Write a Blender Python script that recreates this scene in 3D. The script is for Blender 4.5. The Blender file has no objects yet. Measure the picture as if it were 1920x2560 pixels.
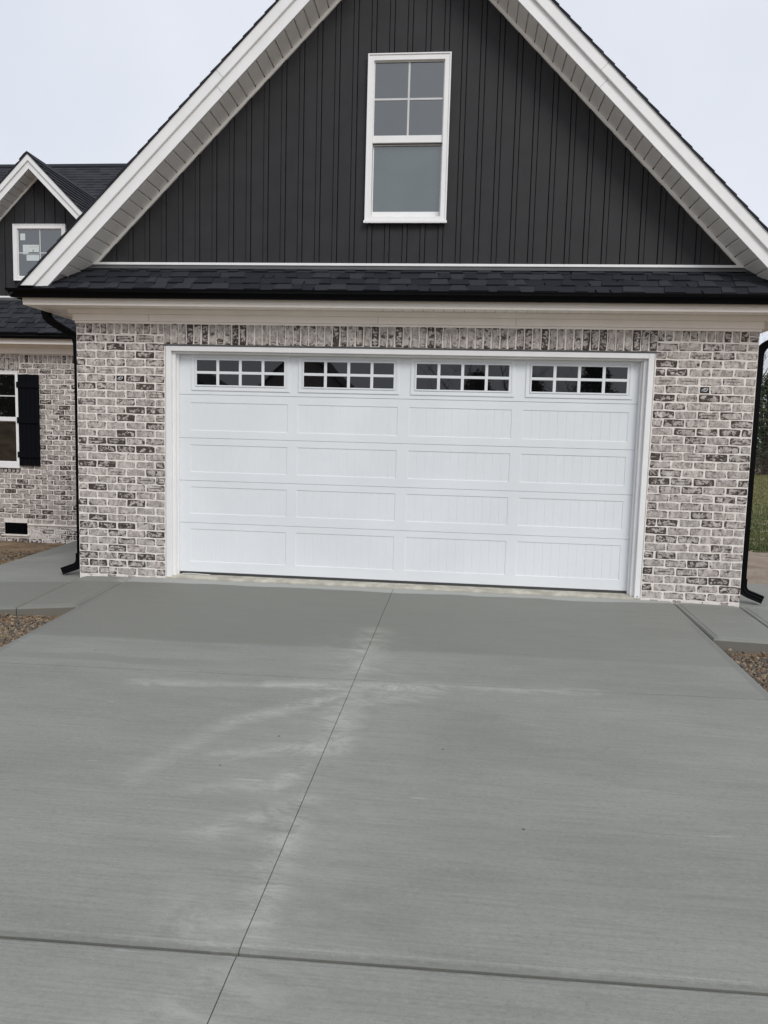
import bpy, math, random
import numpy as np
from mathutils import Vector, Matrix

rnd = random.Random(7)
S = bpy.context.scene
COL = S.collection
rad = math.radians

# ------------------------------------------------------------------ camera
cam_d = bpy.data.cameras.new('camera'); cam = bpy.data.objects.new('camera', cam_d); COL.objects.link(cam)
cam.location = (0.5514, -7.3692, 1.5251); cam.rotation_euler = (1.469851, -0.026733, 0.096479)
cam_d.sensor_fit = 'HORIZONTAL'; cam_d.sensor_width = 36; cam_d.lens = 1850 / 1920 * 36
cam_d.clip_start = 0.05; cam_d.clip_end = 2000
S.camera = cam

# ------------------------------------------------------------------ sky, sun, exposure
SUN_EL, SUN_AZ = 38, 148            # degrees; azimuth clockwise from +Y (200 = behind the camera)
W = bpy.data.worlds.new('World'); S.world = W; W.use_nodes = True
wt = W.node_tree; wt.nodes.clear()
sky = wt.nodes.new('ShaderNodeTexSky'); sky.sky_type = 'NISHITA'; sky.sun_disc = False
sky.sun_elevation = rad(SUN_EL); sky.sun_rotation = rad(SUN_AZ); sky.dust_density = 4; sky.air_density = 1.0
bg1 = wt.nodes.new('ShaderNodeBackground'); bg1.inputs[1].default_value = 0.06
wt.links.new(sky.outputs[0], bg1.inputs[0])
tc = wt.nodes.new('ShaderNodeTexCoord')
nz = wt.nodes.new('ShaderNodeTexNoise'); nz.inputs['Scale'].default_value = 2.4; nz.inputs['Detail'].default_value = 5
wt.links.new(tc.outputs['Generated'], nz.inputs['Vector'])
rp = wt.nodes.new('ShaderNodeValToRGB')
rp.color_ramp.elements[0].position = 0.3; rp.color_ramp.elements[0].color = (0.67, 0.71, 0.80, 1)
rp.color_ramp.elements[1].position = 0.7; rp.color_ramp.elements[1].color = (0.775, 0.805, 0.875, 1)
wt.links.new(nz.outputs[0], rp.inputs[0])
bg2 = wt.nodes.new('ShaderNodeBackground'); bg2.inputs[1].default_value = 1.0
wt.links.new(rp.outputs[0], bg2.inputs[0])
mx = wt.nodes.new('ShaderNodeMixShader'); mx.inputs[0].default_value = 0.93     # thick cloud deck over the clear sky
wt.links.new(bg1.outputs[0], mx.inputs[1]); wt.links.new(bg2.outputs[0], mx.inputs[2])
wo = wt.nodes.new('ShaderNodeOutputWorld'); wt.links.new(mx.outputs[0], wo.inputs[0])
sl = bpy.data.lights.new('sun', 'SUN'); sl.energy = 1.5; sl.angle = rad(26); sl.color = (1.0, 0.97, 0.93)
so = bpy.data.objects.new('sun', sl); COL.objects.link(so)
d = Vector((math.sin(rad(SUN_AZ)) * math.cos(rad(SUN_EL)), math.cos(rad(SUN_AZ)) * math.cos(rad(SUN_EL)), math.sin(rad(SUN_EL))))
so.rotation_euler = d.to_track_quat('Z', 'Y').to_euler(); so.location = (0, -20, 30)
S.view_settings.view_transform = 'Standard'; S.view_settings.look = 'None'
S.view_settings.exposure = 0.15; S.view_settings.gamma = 1.0; S.view_settings.use_curve_mapping = False
S.render.engine = 'CYCLES'; S.cycles.max_bounces = 8; S.cycles.use_denoising = True

# ------------------------------------------------------------------ material helpers
class NT:
    def __init__(s, name):
        s.m = bpy.data.materials.new(name); s.m.use_nodes = True
        s.t = s.m.node_tree; s.t.nodes.clear()
        s.out = s.t.nodes.new('ShaderNodeOutputMaterial'); s.b = s.t.nodes.new('ShaderNodeBsdfPrincipled')
        s.t.links.new(s.b.outputs[0], s.out.inputs[0])
    def put(s, sock, v):
        if isinstance(v, bpy.types.NodeSocket): s.t.links.new(v, sock)
        elif isinstance(v, (tuple, list)):
            sock.default_value = (tuple(v) + (1,) if len(v) == 3 and sock.type == 'RGBA' else tuple(v))
        else: sock.default_value = v
    def set(s, **k):
        for a, v in k.items(): s.put(s.b.inputs[a.replace('_', ' ')], v)
        return s
    def math(s, op, a, b=0.0, c=None, clamp=False):
        n = s.t.nodes.new('ShaderNodeMath'); n.operation = op; n.use_clamp = clamp
        s.put(n.inputs[0], a); s.put(n.inputs[1], b)
        if c is not None: s.put(n.inputs[2], c)
        return n.outputs[0]
    def pos(s, scale=(1, 1, 1), loc=(0, 0, 0)):
        g = s.t.nodes.new('ShaderNodeNewGeometry'); m = s.t.nodes.new('ShaderNodeMapping')
        s.t.links.new(g.outputs['Position'], m.inputs[0]); m.inputs['Scale'].default_value = scale; m.inputs['Location'].default_value = loc
        return m.outputs[0]
    def xyz(s, v):
        n = s.t.nodes.new('ShaderNodeSeparateXYZ'); s.put(n.inputs[0], v); return n.outputs
    def noise(s, vec, scale=1, detail=4, rough=0.55, dist=0.0):
        n = s.t.nodes.new('ShaderNodeTexNoise'); s.put(n.inputs['Vector'], vec)
        n.inputs['Scale'].default_value = scale; n.inputs['Detail'].default_value = detail
        n.inputs['Roughness'].default_value = rough; n.inputs['Distortion'].default_value = dist
        return n.outputs[0]
    def ss(s, v, a, b, lo=0.0, hi=1.0):        # smooth step of v between a and b
        n = s.t.nodes.new('ShaderNodeMapRange'); n.interpolation_type = 'SMOOTHSTEP'
        s.put(n.inputs[0], v); s.put(n.inputs[1], a); s.put(n.inputs[2], b); s.put(n.inputs[3], lo); s.put(n.inputs[4], hi)
        return n.outputs[0]
    def mix(s, f, a, b, mode='MIX'):
        n = s.t.nodes.new('ShaderNodeMix'); n.data_type = 'RGBA'; n.blend_type = mode
        s.put(n.inputs[0], f); s.put(n.inputs[6], a); s.put(n.inputs[7], b); return n.outputs[2]
    def rand(s):
        o = s.t.nodes.new('ShaderNodeObjectInfo'); g = s.t.nodes.new('ShaderNodeNewGeometry')
        return s.math('FRACT', s.math('ADD', o.outputs['Random'], g.outputs['Random Per Island']))
    def bump(s, h, strength=0.3, dist=0.01):
        n = s.t.nodes.new('ShaderNodeBump'); s.put(n.inputs['Height'], h)
        n.inputs['Strength'].default_value = strength; n.inputs['Distance'].default_value = dist
        s.t.links.new(n.outputs[0], s.b.inputs['Normal']); return s

def plain(name, col, rough=0.5, var=0.06, scale=6.0, bump=0.0, bscale=120, spec=0.5, metal=0.0):
    m = NT(name)
    n = m.noise(m.pos(), scale, 5)
    f = m.ss(n, 0.3, 0.7)
    c = m.mix(f, tuple(x * (1 - var) for x in col), tuple(min(1, x * (1 + var)) for x in col))
    m.set(Base_Color=c, Roughness=m.ss(n, 0.2, 0.8, rough - 0.05, rough + 0.05), Metallic=metal)
    m.b.inputs['Specular IOR Level'].default_value = spec
    if bump: m.bump(m.noise(m.pos(), bscale, 3), bump, 0.002)
    return m.m

def brick_material(name, smear=0.0, dim=1.0):
    m = NT(name); P = m.pos(); r = m.rand()
    uv = m.t.nodes.new('ShaderNodeUVMap'); U = m.xyz(uv.outputs[0])
    eu = m.math('ABSOLUTE', m.math('MULTIPLY', m.math('SUBTRACT', U[0], 0.5), 2.0))
    ev = m.math('ABSOLUTE', m.math('MULTIPLY', m.math('SUBTRACT', U[1], 0.5), 2.0))
    edge = m.math('MAXIMUM', m.math('POWER', eu, 5.0), m.math('POWER', ev, 3.0))
    n1 = m.noise(P, 17, 6, 0.68, 0.7); n2 = m.noise(m.pos((1, 1, 1), (7, 3, 5)), 42, 6, 0.7); n3 = m.noise(m.pos((1, 1, 1), (3, 9, 1)), 9, 4, 0.6)
    n4 = m.noise(m.pos((1, 1, 0.6), (1, 4, 8)), 120, 4, 0.7)
    n5 = m.noise(m.pos((1, 1, 0.5), (4, 1, 2)), 26, 6, 0.72, 0.7)
    base = m.mix(m.ss(n5, 0.34, 0.64), (0.225, 0.197, 0.183), (0.59, 0.535, 0.50))
    base = m.mix(m.math('MULTIPLY', m.ss(n4, 0.48, 0.68), 0.42), base, (0.76, 0.71, 0.67))
    base = m.mix(m.math('MULTIPLY', m.ss(n2, 0.57, 0.68), 0.50), base, (0.12, 0.094, 0.085))
    base = m.mix(m.math('MULTIPLY', r, 0.18), base, (0.22, 0.20, 0.19))
    # whitewash / mortar smears
    wm = m.ss(m.noise(m.pos((1, 1, 1.4), (2, 6, 4)), 11, 7, 0.7, 1.2), 0.53 - smear, 0.66 - smear)
    base = m.mix(m.math('MULTIPLY', wm, 0.62 + smear), base, (0.76, 0.71, 0.67))
    # dark clinker patches: more on some bricks, gathering towards the edges of a brick
    r2 = m.math('FRACT', m.math('MULTIPLY', r, 7.31))
    nd = m.noise(m.pos((1, 1, 1.3), (6, 2, 9)), 21, 5, 0.66, 0.9)
    th = m.math('ADD', m.ss(m.math('POWER', r2, 2.0), 0, 1, -0.045, 0.125), m.math('MULTIPLY', edge, 0.17))
    dm = m.ss(m.math('ADD', nd, th), 0.590, 0.655)
    dark = m.mix(n3, (0.024, 0.018, 0.0158), (0.076, 0.058, 0.051))
    c = m.mix(m.math('MULTIPLY', dm, 0.95), base, dark)
    # kiln slit across the face of a few bricks
    r3 = m.math('FRACT', m.math('MULTIPLY', r, 13.7))
    wob = m.math('ADD', U[1], m.math('MULTIPLY', m.math('SUBTRACT', n1, 0.5), 0.35))
    slit = m.math('MULTIPLY', m.ss(m.math('ABSOLUTE', m.math('SUBTRACT', wob, 0.5)), 0.10, 0.03), m.ss(eu, 0.75, 0.55))
    slit = m.math('MULTIPLY', slit, m.math('GREATER_THAN', r3, 0.86))
    c = m.mix(m.math('MULTIPLY', slit, 0.85), c, (0.04, 0.03, 0.028))
    m.set(Base_Color=c, Roughness=0.85); m.b.inputs['Specular IOR Level'].default_value = 0.25
    m.bump(m.math('ADD', n2, m.math('MULTIPLY', n4, 0.4)), 0.6, 0.006)
    return m.m

def mortar_material():
    m = NT('mortar'); n = m.noise(m.pos(), 14, 6, 0.65); f = m.noise(m.pos(), 150, 4, 0.7)
    c = m.mix(m.ss(n, 0.3, 0.7), (0.72, 0.67, 0.62), (0.88, 0.835, 0.785))
    c = m.mix(m.math('MULTIPLY', m.ss(f, 0.5, 0.75), 0.3), c, (0.45, 0.41, 0.37))
    m.set(Base_Color=c, Roughness=0.92); m.bump(m.math('ADD', f, n), 0.5, 0.005); return m.m

def wall_brick_texture():      # house sides that the photograph does not show
    m = NT('side_brick'); g = m.t.nodes.new('ShaderNodeNewGeometry'); x = m.xyz(g.outputs['Position'])
    cb = m.t.nodes.new('ShaderNodeCombineXYZ'); m.put(cb.inputs[0], m.math('ADD', x[0], x[1])); m.put(cb.inputs[1], x[2])
    b = m.t.nodes.new('ShaderNodeTexBrick'); m.put(b.inputs['Vector'], cb.outputs[0]); b.inputs['Scale'].default_value = 1
    b.inputs['Brick Width'].default_value = .208; b.inputs['Row Height'].default_value = .08; b.inputs['Mortar Size'].default_value = .007
    b.inputs['Color1'].default_value = (.36, .33, .31, 1); b.inputs['Color2'].default_value = (.17, .15, .14, 1); b.inputs['Mortar'].default_value = (.66, .62, .58, 1)
    n = m.noise(m.pos(), 20, 5, .7)
    m.set(Base_Color=m.mix(m.ss(n, .5, .75), b.outputs[0], (.55, .51, .48)), Roughness=.9); m.bump(b.outputs['Fac'], -.5, .006); return m.m

def shingle_material(name, texture=False):
    m = NT(name); r = m.rand()
    g = m.noise(m.pos(), 260, 3, 0.7); big = m.noise(m.pos(), 1.3, 3)
    t = m.math('POWER', r, 1.4)
    if texture:
        gm = m.t.nodes.new('ShaderNodeNewGeometry'); x = m.xyz(gm.outputs['Position'])
        a = m.math('ADD', x[0], x[1]) if texture == 'side' else x[0]
        cb = m.t.nodes.new('ShaderNodeCombineXYZ'); m.put(cb.inputs[0], x[1] if texture == 'side' else x[0]); m.put(cb.inputs[1], m.math('MULTIPLY', x[2], 10.5))
        vo = m.t.nodes.new('ShaderNodeTexWhiteNoise'); vo.noise_dimensions = '2D'
        cf = m.t.nodes.new('ShaderNodeCombineXYZ')
        row = m.math('FLOOR', m.math('MULTIPLY', x[2], 10.5))
        m.put(cf.inputs[0], m.math('FLOOR', m.math('ADD', m.math('MULTIPLY', x[1] if texture == 'side' else x[0], 5.5), m.math('MULTIPLY', row, 0.37)))); m.put(cf.inputs[1], row)
        m.put(vo.inputs['Vector'], cf.outputs[0]); t = m.math('POWER', vo.outputs[0], 1.4)
    t = m.math('MULTIPLY', m.ss(t, 0.10, 0.85), 1.0) if not texture else t
    c = m.mix(t, (0.008, 0.0105, 0.016), (0.029, 0.031, 0.037))
    c = m.mix(m.math('MULTIPLY', m.ss(g, 0.45, 0.7), 0.45), c, (0.055, 0.058, 0.066))
    c = m.mix(m.math('MULTIPLY', m.ss(big, 0.4, 0.7), 0.25), c, (0.02, 0.021, 0.024))
    m.set(Base_Color=c, Roughness=0.85); m.b.inputs['Specular IOR Level'].default_value = 0.3
    m.bump(g, 0.6, 0.003); return m.m

def concrete_material():
    m = NT('concrete'); x = m.xyz(m.pos())
    big = m.noise(m.pos((0.55, 1.5, 1)), 1.0, 5, 0.6, 0.4)
    mid = m.noise(m.pos((1.2, 5.5, 1), (3, 1, 0)), 1.6, 5, 0.6, 0.3)
    broom = m.noise(m.pos((2.2, 95, 1), (0, 2, 0)), 1.0, 4, 0.6, 0.15)
    grain = m.noise(m.pos(), 180, 3, 0.75)
    grain2 = m.noise(m.pos((0.6, 1, 1), (2, 2, 2)), 70, 4, 0.8)
    c = m.mix(m.ss(big, 0.28, 0.72), (0.208, 0.211, 0.188), (0.266, 0.270, 0.243))
    c = m.mix(m.math('MULTIPLY', m.ss(mid, 0.3, 0.75), 0.45), c, (0.292, 0.296, 0.270))
    c = m.mix(m.math('MULTIPLY', m.ss(broom, 0.42, 0.66), 0.26), c, (0.135, 0.137, 0.124))
    c = m.mix(m.math('MULTIPLY', m.ss(grain, 0.50, 0.72), 0.30), c, (0.115, 0.117, 0.106))
    c = m.mix(m.math('MULTIPLY', m.ss(grain, 0.44, 0.30), 0.18), c, (0.36, 0.365, 0.34))
    c = m.mix(m.math('MULTIPLY', m.ss(grain2, 0.52, 0.66), 0.28), c, (0.12, 0.122, 0.112))
    c = m.mix(m.math('MULTIPLY', m.ss(grain2, 0.46, 0.32), 0.25), c, (0.36, 0.365, 0.345))
    wob = m.math('MULTIPLY', m.math('SUBTRACT', m.noise(m.pos((0.7, 0.7, 1)), 1.2, 4), 0.5), 0.16)
    yy = m.math('ADD', m.math('ADD', x[1], wob), m.math('MULTIPLY', x[0], -0.02))
    # the first pour next to the door cured darker; a dry pale strip along the threshold
    b1 = m.math('MULTIPLY', m.ss(yy, -1.98, -1.90), m.ss(yy, -0.10, -0.20))
    b1 = m.math('MULTIPLY', b1, m.ss(x[0], 2.6, -0.5, 0.45, 1.0))
    c = m.mix(m.math('MULTIPLY', b1, 0.72), c, (0.166, 0.168, 0.147))
    b3 = m.math('MULTIPLY', m.ss(yy, -2.48, -2.43), m.ss(yy, -2.30, -2.36)); b3 = m.math('MULTIPLY', b3, m.ss(x[0], -0.6, -1.6))
    c = m.mix(m.math('MULTIPLY', b3, 0.35), c, (0.165, 0.168, 0.152))
    strip = m.math('MULTIPLY', m.ss(m.math('ADD', yy, m.math('MULTIPLY', wob, 0.5)), -0.17, -0.14), m.ss(m.math('ABSOLUTE', x[0]), 2.95, 2.7))
    c = m.mix(m.math('MULTIPLY', strip, 0.75), c, (0.40, 0.405, 0.385))
    # saw-cut dust wiped along the joints
    xc = m.math('ADD', x[0], m.math('MULTIPLY', x[1], -0.0175)); xc = m.math('ABSOLUTE', m.math('ADD', xc, 0.024))
    w1 = m.noise(m.pos((1.5, 3.2, 1), (5, 2, 0)), 1.9, 8, 0.70, 1.3)
    w2 = m.noise(m.pos((5, 12, 1), (1, 7, 0)), 2.2, 7, 0.8, 1.5)
    def seg(pa, pb, wid, amp):            # soft stroke between two points of the slab, wobbling with the noise
        dx, dy = pb[0] - pa[0], pb[1] - pa[1]; L2 = dx * dx + dy * dy
        wx = m.math('ADD', m.math('ADD', x[0], -pa[0]), m.math('MULTIPLY', m.math('SUBTRACT', w2, 0.5), 0.16)); wy = m.math('ADD', m.math('ADD', x[1], -pa[1]), m.math('MULTIPLY', m.math('SUBTRACT', w1, 0.5), 0.22))
        t_ = m.math('MULTIPLY', m.math('ADD', m.math('MULTIPLY', wx, dx), m.math('MULTIPLY', wy, dy)), 1 / L2, clamp=True)
        ex = m.math('SUBTRACT', wx, m.math('MULTIPLY', t_, dx)); ey = m.math('SUBTRACT', wy, m.math('MULTIPLY', t_, dy))
        dd = m.math('SQRT', m.math('ADD', m.math('MULTIPLY', ex, ex), m.math('MULTIPLY', ey, ey)))
        return m.math('MULTIPLY', m.ss(dd, wid, 0.0), amp)
    strokes = [((-.09, -2.84), (-.68, -3.34), .11, .75), ((-.68, -3.34), (-.97, -4.01), .12, .45), ((-.12, -3.53), (-.63, -3.76), .10, .6), ((-.10, -3.75), (-.25, -3.97), .10, .55), ((-.25, -3.97), (-.65, -4.12), .10, .4),
               ((-.07, -4.11), (-.46, -4.45), .12, .45), ((-1.5, -2.82), (-.6, -2.76), .09, .6), ((-.6, -2.74), (.5, -2.62), .13, .95), ((.5, -2.60), (1.5, -2.55), .09, .65), ((.0, -2.98), (.5, -2.66), .14, .6),
               ((-.05, -1.5), (-.07, -2.4), .22, .55), ((-.05, -2.9), (-.06, -3.6), .20, .7), ((-.09, -4.3), (-.09, -5.05), .13, .55), ((-.35, -4.95), (-.22, -5.0), .20, .35), ((-.10, -5.25), (-.45, -5.6), .25, .3)]
    dm = None
    for q in strokes: v_ = seg(*q); dm = v_ if dm is None else m.math('MAXIMUM', dm, v_)
    halo = m.math('MULTIPLY', m.ss(xc, 0.75, 0.0), m.math('MULTIPLY', m.ss(x[1], -1.0, -2.2), 0.30))
    tex = m.math('ADD', m.math('MULTIPLY', w1, 0.45), m.math('ADD', m.math('MULTIPLY', w2, 0.35), m.math('MULTIPLY', grain2, 0.2)))
    dust = m.math('ADD', m.math('MULTIPLY', dm, m.ss(tex, 0.38, 0.62)), m.math('MULTIPLY', halo, m.ss(tex, 0.42, 0.64)), clamp=True)
    c = m.mix(m.math('MULTIPLY', dust, 0.85), c, (0.44, 0.45, 0.405))
    # darker bands beside the tooled joint and along the slab edges
    j2 = m.math('ABSOLUTE', m.math('ADD', m.math('ADD', x[1], 5.10), m.math('MULTIPLY', x[0], -0.025)))
    fr_ = m.math('MULTIPLY', m.math('SUBTRACT', m.noise(m.pos((3, 3, 1)), 6, 4, 0.7), 0.5), 0.03)
    c = m.mix(m.math('MULTIPLY', m.ss(m.math('ADD', j2, fr_), 0.026, 0.014), 0.42), c, (0.10, 0.102, 0.092))
    lx = m.math('ADD', m.math('ADD', x[0], 2.765), m.math('MULTIPLY', x[1], 0.007)); rx = m.math('SUBTRACT', 2.712, m.math('ADD', x[0], m.math('MULTIPLY', x[1], -0.0105)))
    eb = m.math('MULTIPLY', m.ss(m.math('ABSOLUTE', m.math('MINIMUM', lx, rx)), 0.075, 0.06), m.ss(x[1], -0.5, -1.0))
    c = m.mix(m.math('MULTIPLY', eb, 0.45), c, (0.155, 0.158, 0.146))
    g0 = m.t.nodes.new('ShaderNodeNewGeometry'); nzv = m.xyz(g0.outputs['True Normal'])
    c = m.mix(m.math('MULTIPLY', m.math('MULTIPLY', m.ss(nzv[2], 0.6, 0.3), m.ss(m.math('ABSOLUTE', x[0]), 2.5, 2.6)), 0.7), c, m.mix(mid, (0.10, 0.095, 0.08), (0.17, 0.155, 0.13)))   # soil-stained slab sides
    # scuffs and crumbs
    sc = m.ss(m.noise(m.pos((2.0, 16, 1), (9, 4, 0)), 1.3, 3, 0.5), 0.70, 0.76)
    c = m.mix(m.math('MULTIPLY', sc, 0.45), c, (0.40, 0.41, 0.39))
    vo = m.t.nodes.new('ShaderNodeTexVoronoi'); m.put(vo.inputs['Vector'], m.pos((1, 1, 1))); vo.inputs['Scale'].default_value = 5.5
    rs = m.xyz(vo.outputs['Color'])
    spk = m.math('MULTIPLY', m.math('LESS_THAN', vo.outputs['Distance'], m.math('MULTIPLY', rs[0], 0.042)), m.math('GREATER_THAN', rs[1], 0.5))
    c = m.mix(m.math('MULTIPLY', spk, 0.8), c, (0.05, 0.048, 0.045))
    m.set(Base_Color=c, Roughness=m.ss(big, 0.2, 0.8, 0.60, 0.78)); m.b.inputs['Specular IOR Level'].default_value = 0.4
    m.bump(m.math('ADD', m.math('MULTIPLY', broom, 0.8), m.math('MULTIPLY', grain, 0.9)), 0.30, 0.004)
    return m.m

def dirt_material():
    m = NT('dirt'); x = m.xyz(m.pos()); n = m.noise(m.pos(), 2.2, 7, 0.65, 0.5); f = m.noise(m.pos(), 22, 6, 0.7); g = m.noise(m.pos(), 90, 3, .7)
    a = m.mix(m.ss(n, 0.3, 0.7), (0.13, 0.082, 0.045), (0.31, 0.215, 0.125))
    b = m.mix(m.ss(n, 0.3, 0.7), (0.25, 0.19, 0.145), (0.42, 0.345, 0.275))
    c = m.mix(m.math('MULTIPLY', m.ss(x[0], 2.0, 3.2), m.ss(x[1], -0.6, 0.6)), a, b)
    c = m.mix(m.math('MULTIPLY', m.ss(f, 0.5, 0.72), 0.5), c, (0.08, 0.06, 0.045))
    c = m.mix(m.math('MULTIPLY', m.ss(g, 0.58, 0.72), 0.4), c, (0.5, 0.45, 0.38))
    far = m.ss(m.math('ABSOLUTE', x[1]), 30, 60)
    c = m.mix(far, c, (0.075, 0.09, 0.035))
    m.set(Base_Color=c, Roughness=0.95); m.bump(m.math('ADD', f, m.math('MULTIPLY', g, .4)), 0.8, 0.03); return m.m

def lawn_material(name='grass_soil', blade=False):
    m = NT(name); n = m.noise(m.pos((1, .4, 1)), 0.9, 5, 0.6); f = m.noise(m.pos(), 9, 4, .7); x = m.xyz(m.pos())
    near = m.ss(x[1], 16, 7)
    c = m.mix(near, (0.155, 0.150, 0.055), (0.075, 0.105, 0.028))
    c = m.mix(m.math('MULTIPLY', m.ss(n, .35, .7), .6), c, (0.205, 0.185, 0.080))
    c = m.mix(m.math('MULTIPLY', m.ss(f, .45, .7), .5), c, (0.06, 0.078, 0.022))
    m.set(Base_Color=c, Roughness=0.8); return m.m

def leaf_material(name, a, b):
    m = NT(name); n = m.noise(m.pos(), 1.2, 3); g = m.t.nodes.new('ShaderNodeNewGeometry')
    c = m.mix(g.outputs['Random Per Island'], a, b); m.set(Base_Color=m.mix(m.math('MULTIPLY', n, .4), c, tuple(v * .5 for v in a)), Roughness=.75); return m.m

def glass_material(name, tint, ior):
    m = NT(name); n = m.noise(m.pos((1, 1, 1)), 2.0, 2)
    m.set(Base_Color=m.mix(m.ss(n, .3, .7), tuple(t * .8 for t in tint), tint), Roughness=0.015, IOR=ior)
    m.bump(n, 0.03, 0.02); return m.m

def gravel_material():
    m = NT('gravel_stone'); g = m.t.nodes.new('ShaderNodeNewGeometry'); r = g.outputs['Random Per Island']
    n = m.noise(m.pos(), 45, 4, .7)
    c = m.mix(m.ss(r, 0.15, 0.5), (0.085, 0.083, 0.08), (0.20, 0.145, 0.092)); c = m.mix(m.ss(r, .72, .95), c, (0.36, 0.29, 0.20))
    c = m.mix(m.math('GREATER_THAN', r, .985), c, (.25, .10, .06))
    m.set(Base_Color=m.mix(m.math('MULTIPLY', m.ss(n, .4, .7), .5), c, (0.10, 0.075, 0.05)), Roughness=.9); m.bump(n, .4, .004); return m.m

M = dict(
    brick=brick_material('brick'), brick_smear=brick_material('smeared_brick', 0.16), mortar=mortar_material(), side=wall_brick_texture(),
    shingle=shingle_material('shingle'), shingle_x=shingle_material('shingle_rows', 'front'), shingle_y=shingle_material('shingle_rows_side', 'side'),
    concrete=concrete_material(), dirt=dirt_material(), lawn=lawn_material(), grass=lawn_material('grass_blade', True),
    white=plain('white_trim', (0.84, 0.84, 0.835), 0.42, 0.025, 5, 0.06, 160), door=plain('door_white', (0.775, 0.805, 0.825), 0.36, 0.03, 1.2, 0.16, 150),
    cream=plain('cream_trim', (0.92, 0.865, 0.80), 0.5, 0.03, 4, 0.05, 120), soffit=plain('soffit_vinyl', (0.90, 0.88, 0.845), 0.5, 0.03, 4),
    siding=plain('charcoal_siding', (0.029, 0.0287, 0.0305), 0.55, 0.12, 5, 0.10, 200, 0.25), black=plain('black_gutter', (0.0022, 0.0022, 0.003), 0.36, 0.1, 5, 0.0, 1, 0.09),
    shutter=plain('black_shutter', (0.0035, 0.004, 0.0062), 0.55, 0.1, 9, 0.15, 90, 0.08), rubber=plain('black_rubber', (0.03, 0.03, 0.03), 0.6, 0.1),
    glass=glass_material('dark_glass', (0.004, 0.004, 0.005), 1.66), glass_low=glass_material('coated_glass', (0.018, 0.028, 0.030), 2.5),
    glass_screen=glass_material('screened_glass', (0.058, 0.086, 0.085), 2.4),
    glass_mid=glass_material('window_glass', (0.006, 0.006, 0.006), 2.1),
    flash=plain('grey_flashing', (0.075, 0.078, 0.080), 0.45, 0.1, 5, 0, 1, 0.5), threshold=plain('threshold_concrete', (0.44, 0.42, 0.355), 0.8, 0.22, 7, 0.3, 80),
    paper=plain('paper', (0.62, 0.68, 0.68), 0.7, 0.05), ink=plain('paper_grey', (0.34, 0.39, 0.40), 0.7, 0.05), hole=plain('dark_box', (0.008, 0.008, 0.008), 0.7, 0.1),
    wire=plain('white_wire', (0.6, 0.6, 0.6), 0.5, 0.05), gravel=gravel_material(), bark=plain('bark', (0.075, 0.062, 0.052), 0.9, 0.3, 6, .4, 40),
    twig=plain('twigs', (0.10, 0.085, 0.072), 0.9, 0.25, 3), conifer=leaf_material('conifer_needles', (0.018, 0.032, 0.011), (0.058, 0.080, 0.028)),
    brush=leaf_material('brush_leaves', (0.030, 0.022, 0.015), (0.085, 0.062, 0.042)), tan=plain('tan_siding', (0.33, 0.30, 0.26), .7, .08, 4),
    screw=plain('screw_metal', (.25, .25, .25), .4, .1))

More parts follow.
